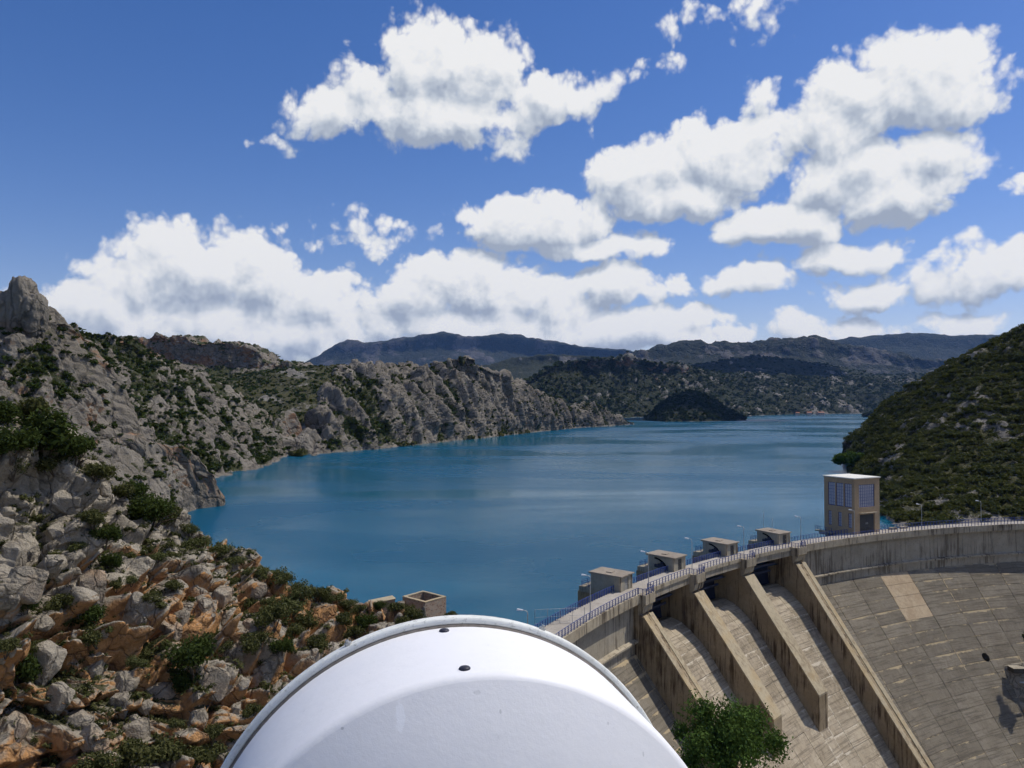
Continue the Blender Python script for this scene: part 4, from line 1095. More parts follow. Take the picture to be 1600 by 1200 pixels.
# side balcony with blue rail
mb = MB(); mb.box(-hw - 1.4, -hw - .003, 5.2, TW + 1.6, -.5, -.25); mb.box(-hw - 1.0, -hw - .003, 6.2, TW + .8, -1.1, -.502); mb.build('balcony', C_WALL, tower)
mb = MB()
for x, y in ((-hw - 1.35, 5.3), (-hw - 1.35, 7), (-hw - 1.35, 8.6), (-hw - 1.35, TW + 1.55), (-hw - .5, TW + 1.55)):
    mb.box(x - .04, x + .04, y - .04, y + .04, -.248, .75)
for z in (.2, .72):
    mb.box(-hw - 1.38, -hw - 1.32, 5.3, TW + 1.58, z - .03, z + .03); mb.box(-hw - 1.319, -hw - .2, TW + 1.52, TW + 1.58, z - .03, z + .03)
mb.build('balcony_rail', MATS['blue_paint'], tower)
MB().box(-hw + .4, hw - .4, .4, TW - .4, 5.0, 5.3).build('inner_floor', C_WALL, tower)
MB().box(-hw + .4, hw - .4, .4, TW - .4, .0, .1).build('inner_floor', C_WALL, tower)

# ------------------------------------------------------------------ street lamps
LA = [156.5, 149.94, 143.37, 138.3, 132.2, 125.56, 119.47, 112.13, 106.0, 100.0]
LB = ['street lamp on the short left wing, half hidden by the antenna', 'street lamp beside the mesh gate on the left wing', 'street lamp by the first gatehouse', 'street lamp by the second gatehouse', 'street lamp by the third gatehouse',
      'street lamp between the fourth gatehouse and the tower', 'street lamp in front of the tower door', 'street lamp just beyond the tower', 'rightmost street lamp on the crest road', '']
proto = None
for a, lb in zip(LA[:9], LB):
    if proto is None:
        root = empty('street_lamp'); proto = root
        MB().box(-.16, .16, -.16, .16, 0, .05).build('base_plate', MATS['galvanised_steel'], root)
        MB().tube([(0, 0, .05), (0, 0, 5.6), (0, .06, 5.8), (0, .25, 5.92), (0, .6, 5.96)], [.075, .05, .045, .04, .035], 8).build('pole', MATS['galvanised_steel'], root)
        hd = MB(); hd.hexa([(-.11, .55, 5.9), (.11, .55, 5.9), (.18, 1.25, 5.93), (-.18, 1.25, 5.93), (-.09, .55, 6.02), (.09, .55, 6.02), (.14, 1.22, 6.1), (-.14, 1.22, 6.1)])
        h_ = hd.build('lamp_head', MATS['lamp_white'], root)
        MB().box(-.1, .1, .75, 1.15, 5.875, 5.898).build('lens', MATS['window_glass'], h_)
    else:
        root = copy_tree(proto)
    tag(root, lb, 'street lamp', 'street lamps along the crest road')
    root.location = RP(a, DR + .25, DZ + .01); root.rotation_euler = (0, 0, R_(a - 90) + .25)

# mesh gate across the road on the left wing
gt = tag(empty('mesh_gate', RP(150.6, DR + .2, DZ)), 'tall galvanised mesh gate across the crest road', 'gate')
p0 = np.array(RP(150.6, DR + .2, DZ)); p1 = np.array(RP(152.0, DR + 5.6, DZ))
for k in range(5):
    q = p0 + (p1 - p0) * k / 4 - p0
    MB().box(q[0] - .03, q[0] + .03, q[1] - .03, q[1] + .03, .0 if k < 4 else -.4, 2.05).build('post', MATS['galvanised_steel'], gt)
for z in (.12, 1.0, 2.03):
    MB().tube([(0, 0, z), tuple(p1 - p0 + np.array((0, 0, z)))], .022, 6).build('rail', MATS['galvanised_steel'], gt)
wr = MB()
for k in range(1, 36):
    q = (p1 - p0) * k / 36; wr.tube([(q[0], q[1], .12), (q[0], q[1], 2.03)], .004, 3, False)
wr.build('wire_mesh', MATS['galvanised_steel'], gt)

# stack of pale boards on the road beyond the tower
for a, rr, lb in ((112.9, DR + 3.3, 'low pale slab stack by the water side railing'), (114.0, DR + 3.4, 'smaller pale slab by the water side railing, next to the tower')):
    o = MB().box(-1.1, 1.1, -.35, .35, 0, .32).box(-1.0, 1.15, -.3, .33, .325, .5).build('slab_stack', C_EDGE); o.location = RP(a, rr, DZ + .005); o.rotation_euler = (0, 0, R_(a - 90)); tag(o, lb, 'slabs', 'slabs lying on the crest road')

# ================================================================== things on the slopes
def bvh_of(o):
    me = o.data
    n = len(me.vertices); co = np.empty(n * 3, np.float32); me.vertices.foreach_get('co', co)
    k = len(me.polygons); 
    idx = np.empty(len(me.loops), np.int32); me.loops.foreach_get('vertex_index', idx)
    return BVHTree.FromPolygons(co.reshape(-1, 3).tolist(), idx.reshape(k, -1).tolist())
BV = bvh_of(slope)
ORG = Vector((0, 0, CAM_Z))
def hit(px, py, bv=None):
    v = Vector(P(px, py, 1.0)) - ORG
    return (bv or BV).ray_cast(ORG, v.normalized())

# ---- rocks of the near slope: pieces of it
rock_protos = []
rr = np.random.default_rng(5)
for k in range(14):
    if k % 2 == 0:    # jointed block
        c = np.array([(x, y, z) for x in (-1, 1) for y in (-1, 1) for z in (-1, 1)], float) * rr.uniform(.55, 1, (8, 3))
        ex = rr.normal(size=(10, 3)); ex /= np.linalg.norm(ex, axis=1)[:, None]; pts = np.r_[c * .8, ex * rr.uniform(.75, 1.05, (10, 1))]
    else:
        ex = rr.normal(size=(26, 3)); ex /= np.linalg.norm(ex, axis=1)[:, None]; pts = ex * rr.uniform(.72, 1.05, (26, 1))
    pts = pts * np.array((1, rr.uniform(.7, 1.1), rr.uniform(.7, 1.2)))
    bm = bmesh.new()
    for q in pts: bm.verts.new(q)
    r = bmesh.ops.convex_hull(bm, input=bm.verts)
    bmesh.ops.delete(bm, geom=list({g for g in r['geom_interior'] + r['geom_unused'] if isinstance(g, bmesh.types.BMVert)}), context='VERTS')
    bmesh.ops.bevel(bm, geom=bm.edges[:], offset=.05, segments=1, affect='EDGES')
    bmesh.ops.triangulate(bm, faces=bm.faces)
    bmesh.ops.subdivide_edges(bm, edges=[e for e in bm.edges if e.calc_length() > .45], cuts=1, use_grid_fill=False)
    for v in bm.verts:
        v.co += v.co.normalized() * .07 * (float(fbm(np.array([tuple(v.co * 1.9 + Vector((k * 5, 0, 0)))]), 3)[0]) * 2)
    bmesh.ops.recalc_face_normals(bm, faces=bm.faces)
    me = bpy.data.meshes.new('rock'); bm.to_mesh(me); bm.free()
    a1 = me.attributes.new('veg', 'FLOAT', 'POINT'); a2 = me.attributes.new('orange', 'FLOAT', 'POINT')
    me.materials.append(M_NEAR)
    rock_protos.append(me)
rock_or = []
for me in rock_protos:
    m2 = me.copy(); n_ = len(m2.vertices); m2.attributes['orange'].data.foreach_set('value', np.full(n_, .5, np.float32)); rock_or.append(m2)
rr = random.Random(21); count = 0; tries = 0
BIG = [(85,832,36),(18,868,40),(52,905,38),(150,925,36),(62,760,34),(105,790,30),(160,765,18),(150,1045,34),(190,1085,40),(120,1130,40),(85,1100,34),(250,1090,36),(330,1070,36),(345,930,26),(320,950,18),(205,960,34),(60,975,34),(230,880,22),(265,985,26),(390,975,20),(565,985,22),(585,1000,22),(30,1150,44),(140,1165,40),(60,1040,36),(310,1120,30),(370,1030,24),(210,1140,36)]
while count < 120 and tries < 6000:
    tries += 1
    if count < len(BIG): px, py, sz = BIG[count]; sz *= .72
    else:
        px = rr.uniform(-10, 640); py = rr.uniform(700, 1210); sz = 5 + 15 * rr.random() ** 2.5
    loc, nrm_, fi, dist = hit(px, py)
    if loc is None or loc.y > 97:
        if count < len(BIG): BIG.pop(count)
        continue
    s = sz / FPX * loc.y
    low = loc.z < 23 - 5 * rr.random()
    o = bpy.data.objects.new('rock', rr.choice(rock_or if (low and rr.random() < .7) else rock_protos)); COL.objects.link(o)
    o.parent = slope
    up = rr.uniform(.9, 1.7)
    o.scale = (s * rr.uniform(.8, 1.25), s * rr.uniform(.7, 1.1), s * up)
    o.rotation_euler = (rr.uniform(-.35, .35), rr.uniform(.0, .5), rr.uniform(-.5, .5))
    o.location = loc - nrm_ * s * .35
    count += 1

# ---- shrubs of the near slope: each a thing
M_STEM = NT('shrub_bark').pbr((.09, .07, .05), .95)
def shrub_proto(seed, mat, n=1700, size=.085, rad=(1, 1, .85), lobes=9, stems=5):
    rng = np.random.default_rng(seed)
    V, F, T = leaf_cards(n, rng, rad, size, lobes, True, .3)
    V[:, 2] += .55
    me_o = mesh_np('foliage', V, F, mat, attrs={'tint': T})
    mb = MB()
    for k in range(stems):
        q = rng.normal(size=3); q[2] = abs(q[2]) + .7; q /= np.linalg.norm(q)
        mb.tube([(q[0] * .05, q[1] * .05, -.3), tuple(q * .4), tuple(q * .85 + rng.normal(size=3) * .08)], [.04, .03, .012], 5)
    st = mb.build('stem', M_STEM)
    me1, me2 = me_o.data, st.data
    bpy.data.objects.remove(me_o); bpy.data.objects.remove(st)
    return me1, me2
SP = [shrub_proto(s, m, n, z, rd, lb) for s, m, n, z, rd, lb in ((1, M_LEAF, 1800, .085, (1, 1, .85), 9), (2, M_LEAFD, 2300, .08, (1, 1, .95), 11), (3, M_LEAFY, 1300, .075, (1, 1, .8), 8), (4, M_LEAF, 1700, .09, (1.15, .9, .7), 8), (5, M_LEAFD, 2000, .085, (.9, .9, 1.25), 10), (6, M_LEAFY, 1500, .07, (1, 1, 1), 9))]
SH = [  # px, py of the middle, half width px, kind, label
 (72,672,52,4,'tall dark juniper crown at the left edge above the rocks'),(18,690,38,1,''),(118,702,34,1,''),(48,640,30,0,''),(5,645,30,4,''),(150,735,24,0,''),(236,788,36,1,'dark rounded bush on the shoulder above the pale slabs'),
 (208,772,22,1,''),(262,798,22,0,''),(165,836,24,1,''),(146,808,20,0,''),(172,880,18,1,''),(190,765,22,0,''),(310,848,20,2,''),(342,858,22,2,''),(366,874,18,2,''),(297,826,14,2,''),
 (396,892,16,2,''),(440,900,22,2,''),(470,914,22,2,''),(494,926,20,0,''),(522,934,18,2,''),(414,898,15,5,''),(456,940,30,2,''),(428,962,26,0,''),(480,968,20,0,''),(545,942,14,2,''),(562,952,13,0,''),
 (592,938,11,1,'small dark bush beside the low ruined wall'),(617,948,15,0,''),(642,958,17,0,'round bush against the stone ruin'),(572,974,18,1,''),(706,960,10,0,''),(720,957,12,0,''),(738,962,10,0,''),(134,962,28,1,''),(152,990,24,0,''),(100,944,24,0,''),
 (40,948,22,1,''),(24,1052,34,1,''),(14,1088,26,4,''),(302,1030,36,1,'large dark bush in the cleft of the orange rocks'),(288,1066,22,1,''),(312,1000,20,0,''),(224,1016,22,0,''),(212,1034,16,5,''),(246,872,15,2,''),(272,912,15,0,''),
 (360,906,14,2,''),(386,942,18,0,''),(240,932,17,0,''),(200,1184,40,0,''),(252,1172,34,3,''),(150,1194,32,0,''),(302,1186,32,3,''),(332,1180,22,5,''),(540,968,15,0,''),(402,1002,24,0,''),(440,1012,20,1,''),(552,988,16,0,''),
 (500,1002,20,0,''),(396,1110,15,0,''),(182,912,14,0,''),(8,1010,20,0,''),(352,1012,16,5,''),(460,985,18,3,''),(420,940,14,2,''),(86,720,26,0,''),(20,730,22,5,''),(120,850,14,2,''),(205,905,12,2,''),(330,1145,18,0,''),(275,1130,14,5,''),(60,1010,14,0,''),(630,975,14,3,''),(668,972,12,0,'')]
n_sh = 0; srng = random.Random(4)
KN = {0: 'green shrub', 1: 'dark juniper bush', 2: 'pale olive bush', 3: 'spreading green bush', 4: 'upright dark juniper', 5: 'loose olive shrub'}
def zone(px, py):
    if px < 60: return 'at the left edge of the slope'
    if py > 1120: return 'at the foot of the orange cliff'
    if px > 560: return 'around the stone ruin'
    if py < 1.0 * np.interp(px, [0, 140, 250, 430, 530], [712, 762, 826, 916, 957]): return 'on the ridge line above the water'
    if py > 1.0 * np.interp(px, [0, 250, 560], [940, 975, 1010]): return 'on the lower cliff'
    return 'among the grey rocks'
ORD = ['leftmost', 'second from left', 'third from left', 'fourth from left', 'fifth from left', 'sixth from left', 'seventh from left', 'eighth from left', 'ninth from left', 'tenth from left', 'eleventh from left', 'twelfth from left', 'thirteenth from left']
zl = {}
for q in SH:
    if not q[4]: zl.setdefault((q[3], zone(q[0], q[1])), []).append(q)
LBL = {}
for (k, z), L_ in zl.items():
    L_.sort(key=lambda q: q[0])
    for i, q in enumerate(L_): LBL[q[:2]] = KN[k] + ' ' + z + ('' if len(L_) == 1 else ', ' + ORD[min(i, 12)])
for px, py, hwid, kind, lb in SH:
    loc = None
    for dy in (0, 8, 16, 26, 40, 60):
        loc, nrm_, fi, dist = hit(px, py + hwid * .55 + dy)
        if loc is not None and loc.y < 99: break
    if loc is None: continue
    s = hwid / FPX * loc.y * 1.15
    root = empty('shrub', tuple(loc - Vector((0, 0, .1 * s))), srng.uniform(0, 6.28)); root.scale = (s, s, s * srng.uniform(.85, 1.15))
    tag(root, lb or LBL[(px, py)], 'shrub', KN[kind] + ' growth on the foreground slope')
    for me, nm in zip(SP[kind], ('foliage', 'stem')):
        o = bpy.data.objects.new(nm, me); COL.objects.link(o); o.parent = root

# ---- masses of scrub and forest (nobody could count them)
def protos(k, n, size, seed, lobes=4, quad=False):
    out = []
    for i in range(k):
        V, F, T = leaf_cards(n, np.random.default_rng(seed + i), (1, 1, .9), size, lobes, quad, .45); V[:, 2] += .35; out.append((V, F, T))
    return out
P_MID = protos(5, 84, .30, 40, 5); P_LOW = protos(4, 34, .45, 60, 3); P_TINY = protos(3, 16, .65, 80, 2); P_TUFT = protos(4, 34, .30, 90, 3)
rng = np.random.default_rng(77)
def vegw(pw=1.5, floor=.02): return lambda p, N, v: np.clip(v, 0, 1) ** pw + floor
def mass(tn, label, n, smin, smax, mat, pr, seed, pw=1.5, floor=.02, cat='scrub', name='scrub_cover', zmin=.8, wf=None, squash=.8):
    sp = pick_spots(tn, n, rng, wf or vegw(pw, floor), zmin)
    sz = smin + (smax - smin) * rng.random(len(sp)) ** 2
    return scatter_mass(name, label, sp, sz, mat, cat, pr, seed, squash)
mass('left_hillside', 'dark scrub scattered over the grey karst hillside', 3600, .9, 2.8, M_LEAFD, P_LOW, 1)
mass('pinnacle_ridge', 'dark bushes on the ridge below the pinnacle', 620, .7, 2.3, M_LEAFD, P_MID, 2)
mass('rock_rib', 'bushes on the dark rock rib', 160, .6, 1.6, M_LEAFD, P_MID, 3)
mass('cliff_mesa', 'scrub below and on the cliff mesa', 1500, 1.2, 3., M_LEAFD, P_TINY, 4)
mass('scrub_valley_slope', 'dense dark scrub on the valley slope above the inlet', 5200, 1.0, 3.0, M_LEAFD, P_TINY, 5)
mass('karst_peninsula', 'dark scrub in the gullies of the karst peninsula', 3600, .9, 3., M_LEAFD, P_TINY, 6, 2)
mass('scrub_hill', 'thick scrub covering the steep hill beside the dam', 7500, .9, 2.9, M_LEAF, P_MID, 7, 1.0, .12, zmin=-.5)
mass('wooded_shore_hill', 'pine woods on the hill across the reservoir', 7000, 3.0, 8., M_PINE, P_TINY, 8, 1.2, .05, 'woods', 'pine_woods')
mass('shaded_wooded_hill', 'pine woods on the dark hill behind the far shore', 1800, 5., 11., M_PINE, P_TINY, 9, 1, .05, 'woods', 'pine_woods')
mass('wooded_island', 'dense dark pines covering the island', 900, 3., 6.5, M_PINE, P_LOW, 10, .5, .5, 'woods', 'pine_woods', .5)
mass('low_point', 'pines on the low far point', 160, 3., 6., M_PINE, P_LOW, 11, .5, .5, 'woods', 'pine_woods', .5)
mass('rocky_slope', 'low tufts and ground cover between the foreground rocks', 3600, .2, .8, M_LEAF, P_TUFT, 12, 1.2, .03, 'ground cover', 'ground_cover', 2.,
     wf=lambda p, N, v: (np.clip(v, 0, 1) ** 1.2 + .03) * (p[:, 1] > 25) * (p[:, 1] < 99) * (p[:, 0] < 6))
# green fringe of reeds and bushes along the peninsula shore
fr_ = []
for a, b in ((618, 652), (712, 832), (455, 472)):
    for k in range(60 if b - a > 40 else 26):
        px = rng.uniform(a, b); py = np.interp(px, [q[0] for q in SHP], [q[1] for q in SHP]) - rng.uniform(0, 4); q = W(px, py + 1); fr_.append((q[0], q[1] + 3, .3))
fr_ = np.array(fr_)
scatter_mass('shore_thicket', 'bright green thicket along the waterline of the peninsula', fr_, rng.uniform(1.6, 4.0, len(fr_)), M_LEAF, 'thicket', P_LOW, 14, 1., np.full(len(fr_), .25))

# ---- trees
def tree(name, label, base, height, rad, n, leaf, mat, seed, lobes=16, trunk=.16, crown_mid=.62, squash=1., kindcat='tree', group=None):
    rng_ = np.random.default_rng(seed)
    root = tag(empty(name, base), label, kindcat, group)
    V, F, T = leaf_cards(n, rng_, (rad, rad, rad * squash), leaf, lobes, True, .15, 0., (.2, .95), (.14, .32))
    V[:, 2] += height * crown_mid
    tb = MB(); tb.tube([(0, 0, -.8), (.05, 0, height * .25), (.1, .05, height * crown_mid * .7), (.05, .1, height * crown_mid)], [trunk * 1.3, trunk, trunk * .7, trunk * .25], 8)
    tb.build('trunk', M_STEM, root)
    for k in range(7):
        q = rng_.uniform(0, 6.28); z0 = height * rng_.uniform(.25, .5); e = Vector((math.cos(q) * rad * .6, math.sin(q) * rad * .6, height * crown_mid * rng_.uniform(.85, 1.15)))
        MB().tube([(.06, .02, z0), tuple(Vector((.06, .02, z0)).lerp(e, .5) + Vector((0, 0, .1 * height))), tuple(e)], [trunk * .5, trunk * .3, trunk * .1], 6).build('limb', M_STEM, root)
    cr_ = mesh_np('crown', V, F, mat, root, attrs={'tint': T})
    return root
c = P(1136, 1163, 50); gl = BV.ray_cast(Vector((c[0], c[1], 60)), Vector((0, 0, -1)))[0]
gz = gl.z if gl is not None else c[2] - 5
tree('broadleaf_tree', 'round leafy green tree in front of the spillway', (c[0], c[1], gz), (c[2] - gz) / .62, 4.0, 21000, .12, M_TREE, 101, 46, .2, .62, .95)
c = W(1322, 738); tree('shore_tree', 'round green tree at the water edge behind the tower', (c[0] + 2, c[1] + 2, .2), 10, 9.8, 9000, .6, M_TREE, 102, 30, .5, .55, .8)

# ---- right abutment with a pine and a concrete platform
n = 90
A_ = np.array([face_pt(*q) for q in ((1568, 1046), (1583, 1078), (1600, 1115), (1640, 1199))])
lo = A_[-1] + (A_[-1] - A_[-2]) * 1.6
tp = np.array([A_[0] + np.array((40, 4, 8)), A_[0] + np.array((14, 2, 2.0))])
rowA = resample(np.vstack((tp, A_, lo)), n) + np.array((-.6, 1.5, 0))
G = loft([rowA + np.array((-.8, 1.5, -1.5)), rowA + np.array((.3, -.8, .35)), rowA + np.array((5, -4, 2.2)), rowA + np.array((24, -20, 2)), rowA + np.array((50, -70, -40))], [6, 16, 30, 20])
abut = terrain('abutment_slope', G, karst(.5, 2.5, (.3, .1, -.9), 303, .4, 10), veg_karst(.25, 6, 304, .3), orange_f(.15, 8, 305), M_NEAR, 'earth and rock slope at the right end of the dam face')
pl = tag(empty('concrete_platform', tuple(A_[0] + np.array((1.0, -2.0, .3)))), 'small concrete platform on posts at the right edge', 'platform')
MB().box(-.8, 9, -1.2, 1.0, -.05, .9).build('slab', MATS['dark_joint'], pl)
MB().box(-.9, 9.1, -1.3, 1.1, .902, .98).build('coping', C_WALL, pl)
for x in (2.6, 6.5): MB().tube([(x, -.6, -4), (x, -.6, -.05)], .28, 10).build('post', C_WALL, pl)
MB().tube([(.3, -1.4, -1.9), (2.4, -1.4, -2.0)], .2, 8).build('pipe', MATS['galvanised_steel'], pl)
tree('pine_tree', 'dark pine at the right edge above the platform', tuple(A_[0] + np.array((4.6, -4.5, 1.6))), 8, 3.0, 5200, .2, M_PINE, 103, 16, .2, .6, 1.25)
tree('pine_tree', 'dark pine low at the right edge, below the platform', tuple(A_[2] + np.array((3.6, -3, 1.2))), 4.5, 1.8, 3000, .18, M_PINE, 104, 12, .16, .6, 1.2)

# ---- roofless stone ruin and low wall beside it
t = NT('rubble_masonry'); p = t.pos(); v = t.n('ShaderNodeTexVoronoi'); t.l(t.scale(p, (3.2, 3.2, 5.2)), v.inputs['Vector']); v.inputs['Scale'].default_value = 1
v2 = t.n('ShaderNodeTexVoronoi', feature='DISTANCE_TO_EDGE'); t.l(t.scale(p, (3.2, 3.2, 5.2)), v2.inputs['Vector']); v2.inputs['Scale'].default_value = 1
sc_ = t.n('ShaderNodeSeparateColor'); t.l(v.outputs['Color'], sc_.inputs[0])
col = t.ramp(sc_.outputs[0], [(0, (.20, .12, .085)), (.35, (.30, .20, .14)), (.7, (.38, .29, .21)), (1, (.28, .24, .2))])
ed = t.fr(v2.outputs['Distance'], .02, .10)
col = t.mix(ed, (.36, .30, .23), col)
t.pbr(col, .95, t.bump(t.math('ADD', ed, t.math('MULTIPLY', t.noise(p, 8, 4), .4)), .8, .06))
zt = 10.75
cf, cl, cb_, crr = [P(*q)[:2] for q in ((664, 941, 90.0), (629, 932.3, 92.7), (661, 923, 95.5), (697, 932, 92.7))]
ctr = (cf + cl + cb_ + crr) / 4
ru = tag(empty('stone_ruin', (ctr[0], ctr[1], zt - 2.6)), 'roofless square stone ruin above the water', 'ruin')
cs = [cf - ctr, crr - ctr, cb_ - ctr, cl - ctr]
for i in range(4):
    a, b = cs[i], cs[(i + 1) % 4]; d = (b - a) / np.linalg.norm(b - a); nn = np.array((-d[1], d[0]))
    if nn @ (-(a + b)) < 0: nn = -nn
    e = .32
    a2 = a + d * (0 if i % 2 == 0 else e + .003); b2 = b - d * (0 if i % 2 == 0 else e + .003)
    k = 10; V = []; 
    mb = MB()
    for j in range(k):
        q0 = a2 + (b2 - a2) * j / k; q1 = a2 + (b2 - a2) * (j + 1) / k; hz = 2.6 + RND.uniform(-.05, .03)
        mb.hexa([(*q0, -.6), (*q1, -.6), (*(q1 + nn * e), -.6), (*(q0 + nn * e), -.6), (*q0, hz), (*q1, hz), (*(q1 + nn * e), hz), (*(q0 + nn * e), hz)])
    mb.build('wall', MATS['rubble_masonry'], ru)
    mb = MB(); hz = 2.62
    for j in range(6):
        q0 = a2 + (b2 - a2) * (j + .02) / 6; q1 = a2 + (b2 - a2) * (j + .98) / 6; h2 = hz + RND.uniform(.0, .02)
        mb = MB(); mb.hexa([(*(q0 - nn * .03), hz), (*(q1 - nn * .03), hz), (*(q1 + nn * (e + .03)), hz), (*(q0 + nn * (e + .03)), hz), (*(q0 - nn * .03), h2 + .09), (*(q1 - nn * .03), h2 + .09), (*(q1 + nn * (e + .03)), h2 + .09), (*(q0 + nn * (e + .03)), h2 + .09)])
        mb.build('coping_stone', C_TOP, ru)
q = P(598, 938, 94)
lw = tag(empty('low_wall', (q[0], q[1], q[2] - 1.2), .45), 'low broken stone wall left of the ruin', 'wall')
MB().hexa([(-1.5, -.5, -.6), (1.5, -.5, -.6), (1.5, .9, -.6), (-1.5, .9, -.6), (-1.45, -.45, 1.0), (1.4, -.45, 1.25), (1.4, .85, 1.3), (-1.45, .85, 1.05)]).build('wall', MATS['rubble_masonry'], lw)
MB().hexa([(-1.55, -.55, 1.03), (1.5, -.55, 1.29), (1.5, .95, 1.34), (-1.55, .95, 1.08), (-1.55, -.55, 1.12), (1.5, -.55, 1.38), (1.5, .95, 1.43), (-1.55, .95, 1.17)]).build('cap', C_TOP, lw)

# ---- small houses on the far shore
t = NT('far_plaster'); t.pbr(t.mix(t.noise(t.pos(), .3, 3), (.42, .30, .22), (.55, .42, .33)), .9)
t = NT('far_roof'); t.pbr(t.mix(t.noise(t.pos(), .5, 3), (.30, .12, .07), (.38, .17, .10)), .9)
for i, (px, w_, h_, lb) in enumerate(((1246, 10, 5, 'smallest pale house on the far shore'), (1264, 15, 6, 'middle house with a red roof on the far shore'), (1282, 22, 6, 'long low house with a red roof on the far shore'))):
    q = P(px, 646, 2180); hs_ = tag(empty('far_house', (q[0], q[1], 1.5), .2 * i), lb, 'house', 'houses on the far shore')
    MB().box(-w_ / 2, w_ / 2, -4, 4, -4, h_).build('wall', MATS['far_plaster'], hs_)
    MB().add([(-w_ / 2 - .5, -4.5, h_), (w_ / 2 + .5, -4.5, h_), (w_ / 2 + .5, 4.5, h_), (-w_ / 2 - .5, 4.5, h_), (-w_ / 2 - .5, 0, h_ + 2.4), (w_ / 2 + .5, 0, h_ + 2.4)], [(0, 1, 5, 4), (2, 3, 4, 5), (0, 4, 3), (1, 2, 5), (3, 2, 1, 0)]).build('roof', MATS['far_roof'], hs_)
    for k in range(3):
        x = -w_ / 2 + w_ * (k + .5) / 3
        MB().box(x - .7, x + .7, -4.06, -4.003, 1.5, 3.2).build('window', MATS['dark_bore'], hs_)

# ------------------------------------------------------------------ the white drum antenna in the foreground
az_, el_ = .2362, .0182
ax = Vector((math.sin(az_) * math.cos(el_), -math.cos(az_) * math.cos(el_), math.sin(el_)))
fc = Vector((-.1511, 1.9211, CAM_Z - 1.1561))
ant = tag(empty('drum_antenna', tuple(fc)), 'large white drum antenna with a weathered rim in the foreground', 'antenna')
ant.rotation_mode = 'QUATERNION'; ant.rotation_quaternion = ax.to_track_quat('Z', 'Y')
Mw = Matrix.Translation(fc) @ ant.rotation_quaternion.to_matrix().to_4x4()
prof = [(.5985, .004), (.5975, .06), (.5955, .16), (.593, .27), (.590, .318)] + [(.590 - .026 * (1 - math.cos(q)), .318 + .026 * math.sin(q)) for q in np.linspace(.2, 1.045, 6)]
r0_, z0_ = prof[-1]
capp = [(r0_ * (1 - k / 12), z0_ + .167 * (1 - (1 - k / 12) ** 2)) for k in range(1, 12)] + [(.001, z0_ + .167)]
dm = MB().lathe(prof, 128); dv, df = dm.v, dm.f
BVD = BVHTree.FromPolygons([tuple(Mw @ Vector(q)) for q in dv], [list(f) for f in df])
cm = MB().lathe([prof[-1]] + capp, 128); BVC = BVHTree.FromPolygons([tuple(Mw @ Vector(q)) for q in cm.v], [list(f) for f in cm.f])
Mi = Mw.inverted()
def paint(name, spots=()):
    t = NT(name); tc = t.n('ShaderNodeTexCoord').outputs['Object']
    n1 = t.noise(tc, 5, 6, .65); n2 = t.noise(tc, 40, 5, .7); n3 = t.noise(t.scale(tc, (30, 9, 30)), 1., 5, .7)
    col = t.mix(t.fr(n1, .4, .7), (.86, .85, .84), (.82, .815, .81))
    col = t.mix(t.fr(n2, .62, .78, 0, .25), col, (.55, .55, .54))
    col = t.mix(t.fr(n3, .66, .76, 0, .35), col, (.50, .50, .50))
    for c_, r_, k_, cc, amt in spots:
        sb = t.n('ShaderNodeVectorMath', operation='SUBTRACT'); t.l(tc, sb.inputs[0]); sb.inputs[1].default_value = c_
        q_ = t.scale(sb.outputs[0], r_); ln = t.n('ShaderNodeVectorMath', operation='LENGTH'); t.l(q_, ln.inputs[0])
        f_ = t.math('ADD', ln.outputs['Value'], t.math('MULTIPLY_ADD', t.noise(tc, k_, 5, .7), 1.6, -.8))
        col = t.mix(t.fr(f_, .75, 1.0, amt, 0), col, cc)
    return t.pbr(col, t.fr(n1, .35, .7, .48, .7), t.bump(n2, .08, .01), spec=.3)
def lp(px, py, bv):
    h_ = hit(px, py, bv)[0]; return tuple(Mi @ h_)
M_DRUM = paint('drum_paint')
sp_ = []
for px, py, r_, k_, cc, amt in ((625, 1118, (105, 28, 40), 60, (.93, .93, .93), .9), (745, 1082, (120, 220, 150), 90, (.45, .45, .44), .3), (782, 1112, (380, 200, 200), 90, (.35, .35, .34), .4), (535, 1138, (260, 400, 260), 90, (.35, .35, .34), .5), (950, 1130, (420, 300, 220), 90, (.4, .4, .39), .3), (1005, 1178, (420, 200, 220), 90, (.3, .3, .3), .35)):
    try: sp_.append((lp(px, py, BVC), r_, k_, cc, amt))
    except Exception: pass
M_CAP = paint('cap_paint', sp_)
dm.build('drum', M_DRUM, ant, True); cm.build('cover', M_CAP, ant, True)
t = NT('weathered_rim'); tc = t.n('ShaderNodeTexCoord').outputs['Object']; n1 = t.noise(tc, 55, 6, .75); n2 = t.noise(tc, 9, 4, .6)
col = t.mix(t.fr(n1, .52, .68, 0, .7), (.78, .785, .73), (.32, .325, .28)); col = t.mix(t.fr(n2, .45, .7, 0, .4), col, (.62, .63, .57))
t.pbr(col, .8, t.bump(n1, .3, .01))
MB().lathe([(.601, -.034), (.612, -.036), (.619, -.031), (.620, -.004), (.617, .000), (.606, .001), (.603, -.004)], 128).build('rim', MATS['weathered_rim'], ant, True)
t = NT('gasket'); t.pbr(t.mix(t.noise(t.n('ShaderNodeTexCoord').outputs['Object'], 60, 4), (.07, .06, .05), (.28, .25, .22)), .9)
MB().lathe([(.598, -.02), (.6035, -.02), (.6035, .0035), (.5985, .006)], 128).build('gasket', MATS['gasket'], ant, True)
MB().lathe([(.600, -.030), (.42, -.16), (.2, -.24), (.001, -.26)], 64).build('reflector', M_DRUM, ant, True)
t = NT('black_plug'); t.pbr((.035, .035, .05), .45)
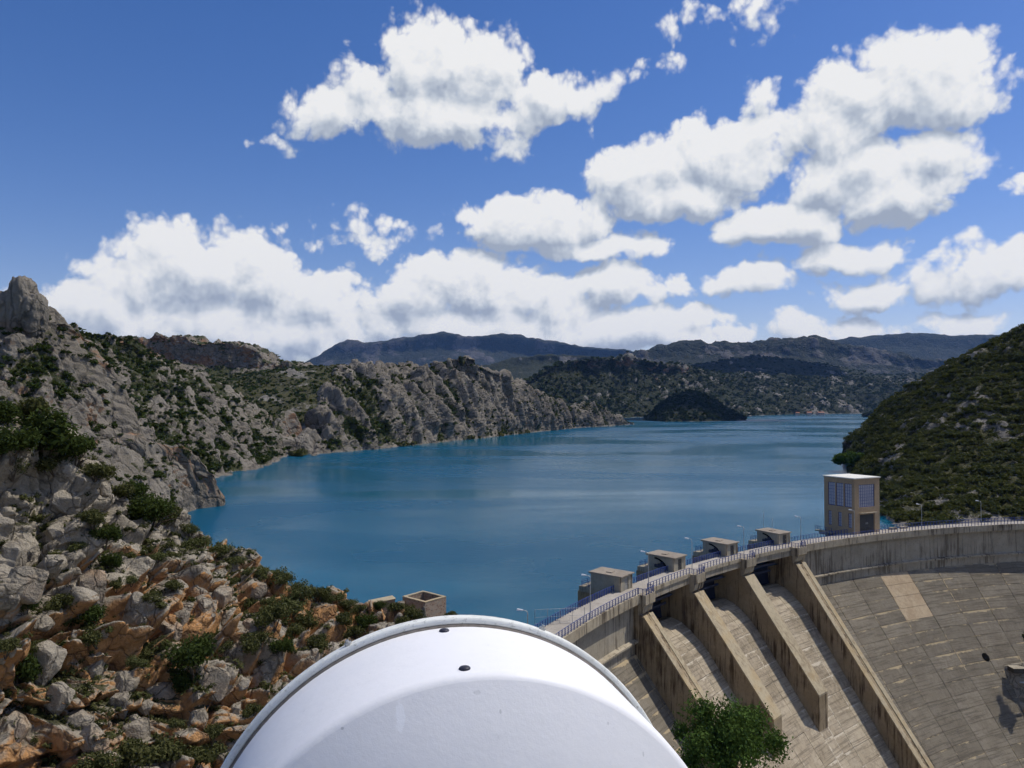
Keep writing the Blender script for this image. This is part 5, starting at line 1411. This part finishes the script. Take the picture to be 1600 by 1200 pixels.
for px, py in ((694, 986), (726, 1045)):
    h_ = hit(px, py, BVD); l_ = Mi @ h_[0]; o = MB().lathe([(.0125, -.004), (.0125, .002), (.010, .0045), (.005, .006), (.0002, .0063)], 20).build('plug', MATS['black_plug'], ant, True)
    o.location = l_; o.rotation_mode = 'QUATERNION'; o.rotation_quaternion = Vector((l_.x, l_.y, 0)).normalized().to_track_quat('Z', 'Y')
t = NT('bolt_steel'); t.pbr((.45, .45, .43), .4, metal=.8)
for px, py in ((545, 1012), (846, 982)):
    v = Vector(P(px, py, 1.0)) - ORG; best = None
    for q in np.linspace(0, 2 * math.pi, 720):
        w_ = Mw @ Vector((.62 * math.cos(q), .62 * math.sin(q), -.015)); d = w_ - ORG; e_ = abs(d.x / d.y - v.x / v.y) + abs(d.z / d.y - v.z / v.y)
        if best is None or e_ < best[0]: best = (e_, q)
    q = best[1]; o = MB().lathe([(.009, -.002), (.009, .006), (.005, .0065), (.005, .012), (.0002, .013)], 6).build('bolt', MATS['bolt_steel'], ant)
    o.location = (.62 * math.cos(q), .62 * math.sin(q), -.015); o.rotation_mode = 'QUATERNION'; o.rotation_quaternion = Vector((math.cos(q), math.sin(q), 0)).to_track_quat('Z', 'Y')
dn = ant.rotation_quaternion.inverted() @ Vector((0, 0, -1)); bk = Vector((0, 0, -.3))
MB().tube([bk, bk + Vector((0, 0, -.12))], .08, 12).build('bracket', MATS['galvanised_steel'], ant)
MB().tube([bk + Vector((0, 0, -.16)) - dn * .35, bk + Vector((0, 0, -.16)) + dn * 7.5], .057, 14).build('mast_pole', MATS['galvanised_steel'], ant)

# ------------------------------------------------------------------ clouds high outside the view that shade the far hills
t = NT('cloud_white'); t.pbr((.9, .9, .9), 1.0, spec=0)
Vs = []; Fs = []; b_ = 0
bm = bmesh.new(); bmesh.ops.create_icosphere(bm, subdivisions=3, radius=1); iv = np.array([v.co for v in bm.verts]); itf = np.array([[v.index for v in f.verts] for f in bm.faces]); bm.free()
crng = np.random.default_rng(9)
for tx, ty, tz, alt, rx, k in ((366, 1560, 20, 3000, 170, 7), (1000, 3350, 150, 3800, 420, 10), (-300, 2400, 80, 3800, 0, 0)):
    h_ = alt / math.tan(R_(SUN_EL)); c_ = np.array((tx + h_ * math.sin(R_(SUN_AZ)), ty + h_ * math.cos(R_(SUN_AZ)), tz + alt))
    for i in range(k):
        o_ = crng.normal(size=3) * np.array((.55, .35, .12)) * rx; r_ = rx * crng.uniform(.35, .6)
        w_ = iv * (1 + .22 * fbm(iv * 2.2 + i * 7, 4)[:, None]) * r_ * np.array((1, .9, .6)) + c_ + o_
        Vs.append(w_); Fs.append(itf + b_); b_ += len(w_)
tag(mesh_np('clouds', np.concatenate(Vs), np.concatenate(Fs), MATS['cloud_white'], smooth=True), 'unseen cumulus clouds placed to shade the far hills', 'clouds', None, 'stuff')

# ------------------------------------------------------------------ haze
HAZE = 2.6e-5
if HAZE:
    t = NT('haze_air'); v = t.n('ShaderNodeVolumePrincipled'); v.inputs['Color'].default_value = (.22, .46, 1.0, 1); v.inputs['Density'].default_value = HAZE; v.inputs['Anisotropy'].default_value = .2
    t.l(v.outputs[0], t.out.inputs['Volume'])
    tag(MB().box(-11000, 11000, -11000, 11000, -66, 900).build('haze', t.m), 'thin blue haze of the air', 'haze', None, 'stuff')
